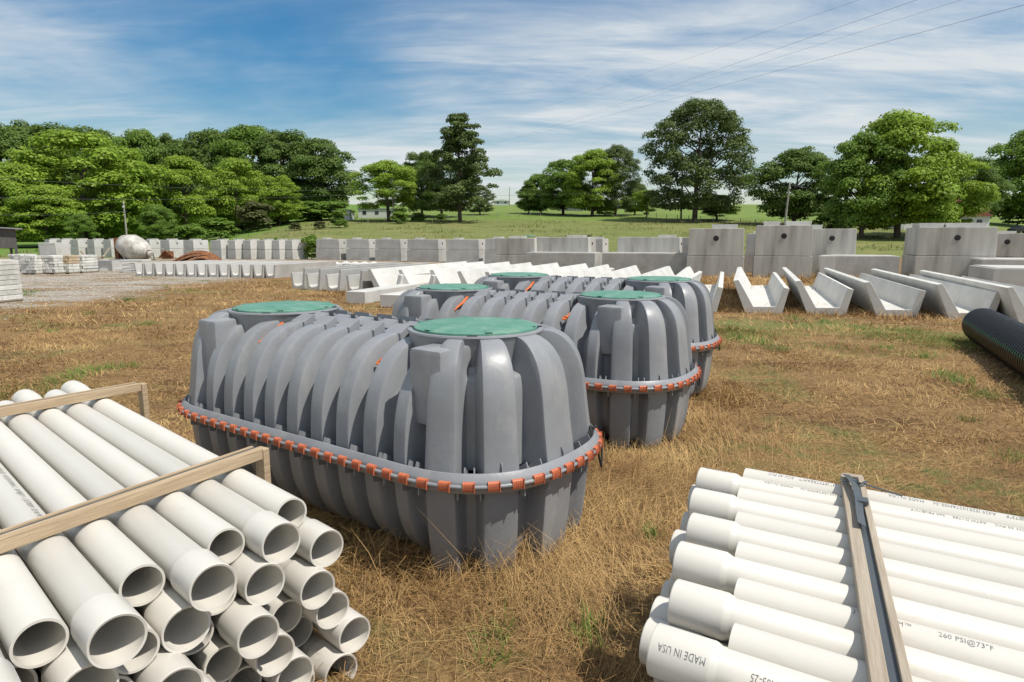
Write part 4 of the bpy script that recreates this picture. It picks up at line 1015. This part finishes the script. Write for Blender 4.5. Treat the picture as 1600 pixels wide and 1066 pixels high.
# taller dead stalks heaped around the nearest tank
def near_tank(x,y,g):
    (tx,ty),a,_=TANKS[0]; c,s=math.cos(R(a)),math.sin(R(a)); u=(x-tx)*c+(y-ty)*s; v=-(x-tx)*s+(y-ty)*c
    r=np.hypot(np.maximum(np.abs(u)-LO,0),v); return (r>.52)&(g.uniform(size=len(x))<np.exp(-np.maximum(r-.75,0)*1.3)*.9)
blades(60000,(-2.6,1.8),(2.0,6.6),(.14,.36),(.0018,.0036),(.35,1.35),'tall_dead_grass',M['straw'],'long dead grass stalks heaped around the nearest tank','grass',mask=near_tank,seed=21,curl=.9)
blades(2600,(-3.2,2.8),(1.9,6.8),(.28,.62),(.0022,.004),(.5,1.4),'long_straw_stalk',M['straw'],'loose long golden stalks lying over the dry grass','grass',mask=density,seed=29,curl=.7)
def near_23(x,y,g):
    ok=np.zeros(len(x),bool)
    for (tx,ty),a,_ in TANKS[1:]:
        c,s=math.cos(R(a)),math.sin(R(a)); u=(x-tx)*c+(y-ty)*s; v=-(x-tx)*s+(y-ty)*c
        r=np.hypot(np.maximum(np.abs(u)-LO,0),v); ok|=(r>.6)&(r<1.25)
    return ok
blades(30000,(-1.5,4.5),(5.2,11),(.10,.26),(.003,.006),(.4,1.35),'tall_dead_grass',M['straw'],'dead grass stalks around the two farther plastic tanks','grass',mask=near_23,seed=22)
# straw drift along the troughs
def near_tr(x,y,g):
    yl=22.0-(x+5)*.40; dd=y-yl+.2
    return (np.abs(dd)<1.0)&(x>-7)&(g.uniform(size=len(x))<1-np.abs(dd)*.7)
blades(60000,(-7,16),(13,24),(.15,.40),(.006,.012),(.5,1.4),'tall_dead_grass',M['straw'],'dead grass drift along the front of the troughs','grass',mask=near_tr,seed=23,curl=.7)
blades(26000,(5,30),(22,33),(.12,.4),(.012,.022),(.5,1.35),'tall_dead_grass',M['straw'],'tall dead weeds between the troughs and the concrete tanks','grass',seed=24,exclude=False)
# loose gravel stones on the drive
def stones():
    g=np.random.default_rng(77); n=26000; x=g.uniform(-34,-9,n); y=g.uniform(15,44,n); k=(x<-13.2-1.2*np.sin(y*.8)+g.normal(size=n)*.5)&(np.abs(x/y)<.9); x=x[k];y=y[k]; n=len(x)
    c=np.stack([x,y,hgt(x,y)+.01],1); r=g.uniform(.012,.04,n)[:,None]; a=g.uniform(0,6.28,n)
    e=[c+r*np.stack([np.cos(a+q),np.sin(a+q),np.zeros(n)],1) for q in (0,1.6,3.1,4.7)]; t=[c+.55*r*np.stack([np.cos(a+q),np.sin(a+q),np.full(n,.9)],1) for q in (0.2,1.7,3.3,4.8)]
    v=np.stack(e+t,1).reshape(-1,3); i=np.arange(n)[:,None]*8
    q=np.concatenate([i+np.array([f]) for f in ([4,5,6,7],[0,1,5,4],[1,2,6,5],[2,3,7,6],[3,0,4,7])],0)
    tag(link('gravel_stones',quads('gravel_stones',v,q,M['gravel'])),'loose pale gravel scattered over the drive on the left','gravel',kind='stuff')
stones()
# green tufts
def tufts(cents,per,rad,ln,seed):
    g=np.random.default_rng(seed); X=[];Y=[]
    for (x,y,k) in cents:
        m_=int(per*k); X.append(x+g.normal(size=m_)*rad*k); Y.append(y+g.normal(size=m_)*rad*k)
    return np.concatenate(X),np.concatenate(Y)
gc=[gp(*q)[:2]+(k,) for q,k in [((1150,530),1),((1187,538),1.2),((1216,548),.9),((1415,520),1.6),((1385,545),.8),((1440,560),1),((1290,505),1),((1340,515),1),((1370,525),1.2),((1240,500),.8),((1110,545),.8),((160,580),1.0),((120,590),1.2),((90,600),1.2),((200,575),.9),((230,508),.9),((140,492),.6),((200,470),.7),((300,455),.9),((320,440),.9),((260,450),.5),((1268,805),.4),((35,458),2.2),((30,462),2.0),((82,520),.6),((1475,590),.9),((1500,600),.8),((1540,620),.9),((1015,840),.3),((760,1040),.4),((780,1000),.3),((925,1005),.45),((1590,720),.6),((1510,660),.5)]]
blades(0,None,None,(.05,.16),(.004,.009),(.1,1.0),'green_tufts',M['greenblade'],'scattered tufts of fresh green grass across the yard','grass',seed=31,pts=tufts(gc,160,.13,None,31),exclude=True)
gx=np.random.default_rng(5)
n=26000; bx=gx.uniform(3.5,13,n); by=15.7-.42*bx+gx.normal(size=n)*1.0-.2; by=by+0
blades(0,None,None,(.03,.10),(.005,.010),(.2,1.2),'green_verge',M['greenblade'],'thin green grass band in front of the troughs','grass',seed=32,pts=(bx,by+.0),mask=lambda x,y,g:(np.sin(x*1.7+y)+np.sin(y*2.3-x*.8)+g.normal(size=len(x))*.8>.2),exclude=True)
n=9000; bx=gx.uniform(-8,-2.6,n); by=7.2-.1*bx+gx.normal(size=n)*.5
blades(0,None,None,(.03,.09),(.004,.008),(.2,1.2),'green_verge',M['greenblade'],'thin green patch beyond the far end of the left pipes','grass',seed=33,pts=(bx,by),mask=lambda x,y,g:(np.sin(x*2.1+y)+g.normal(size=len(x))*.8>.3),exclude=True)
# meadow weeds at the foot of the hill
def mead(x,y,g):
    q=np.sin(x*.31+1.4*np.sin(y*.17))+np.sin(y*.42-x*.11+np.sin(x*.23))+g.normal(size=len(x))*.5
    return q>.55
blades(26000,(-60,85),(61,150),(.25,.75),(.05,.13),(.2,1.3),'meadow_grass',M['meadow'],'tall yellow-green grass on the meadow slope','grass',mask=mead,seed=41,exclude=False)
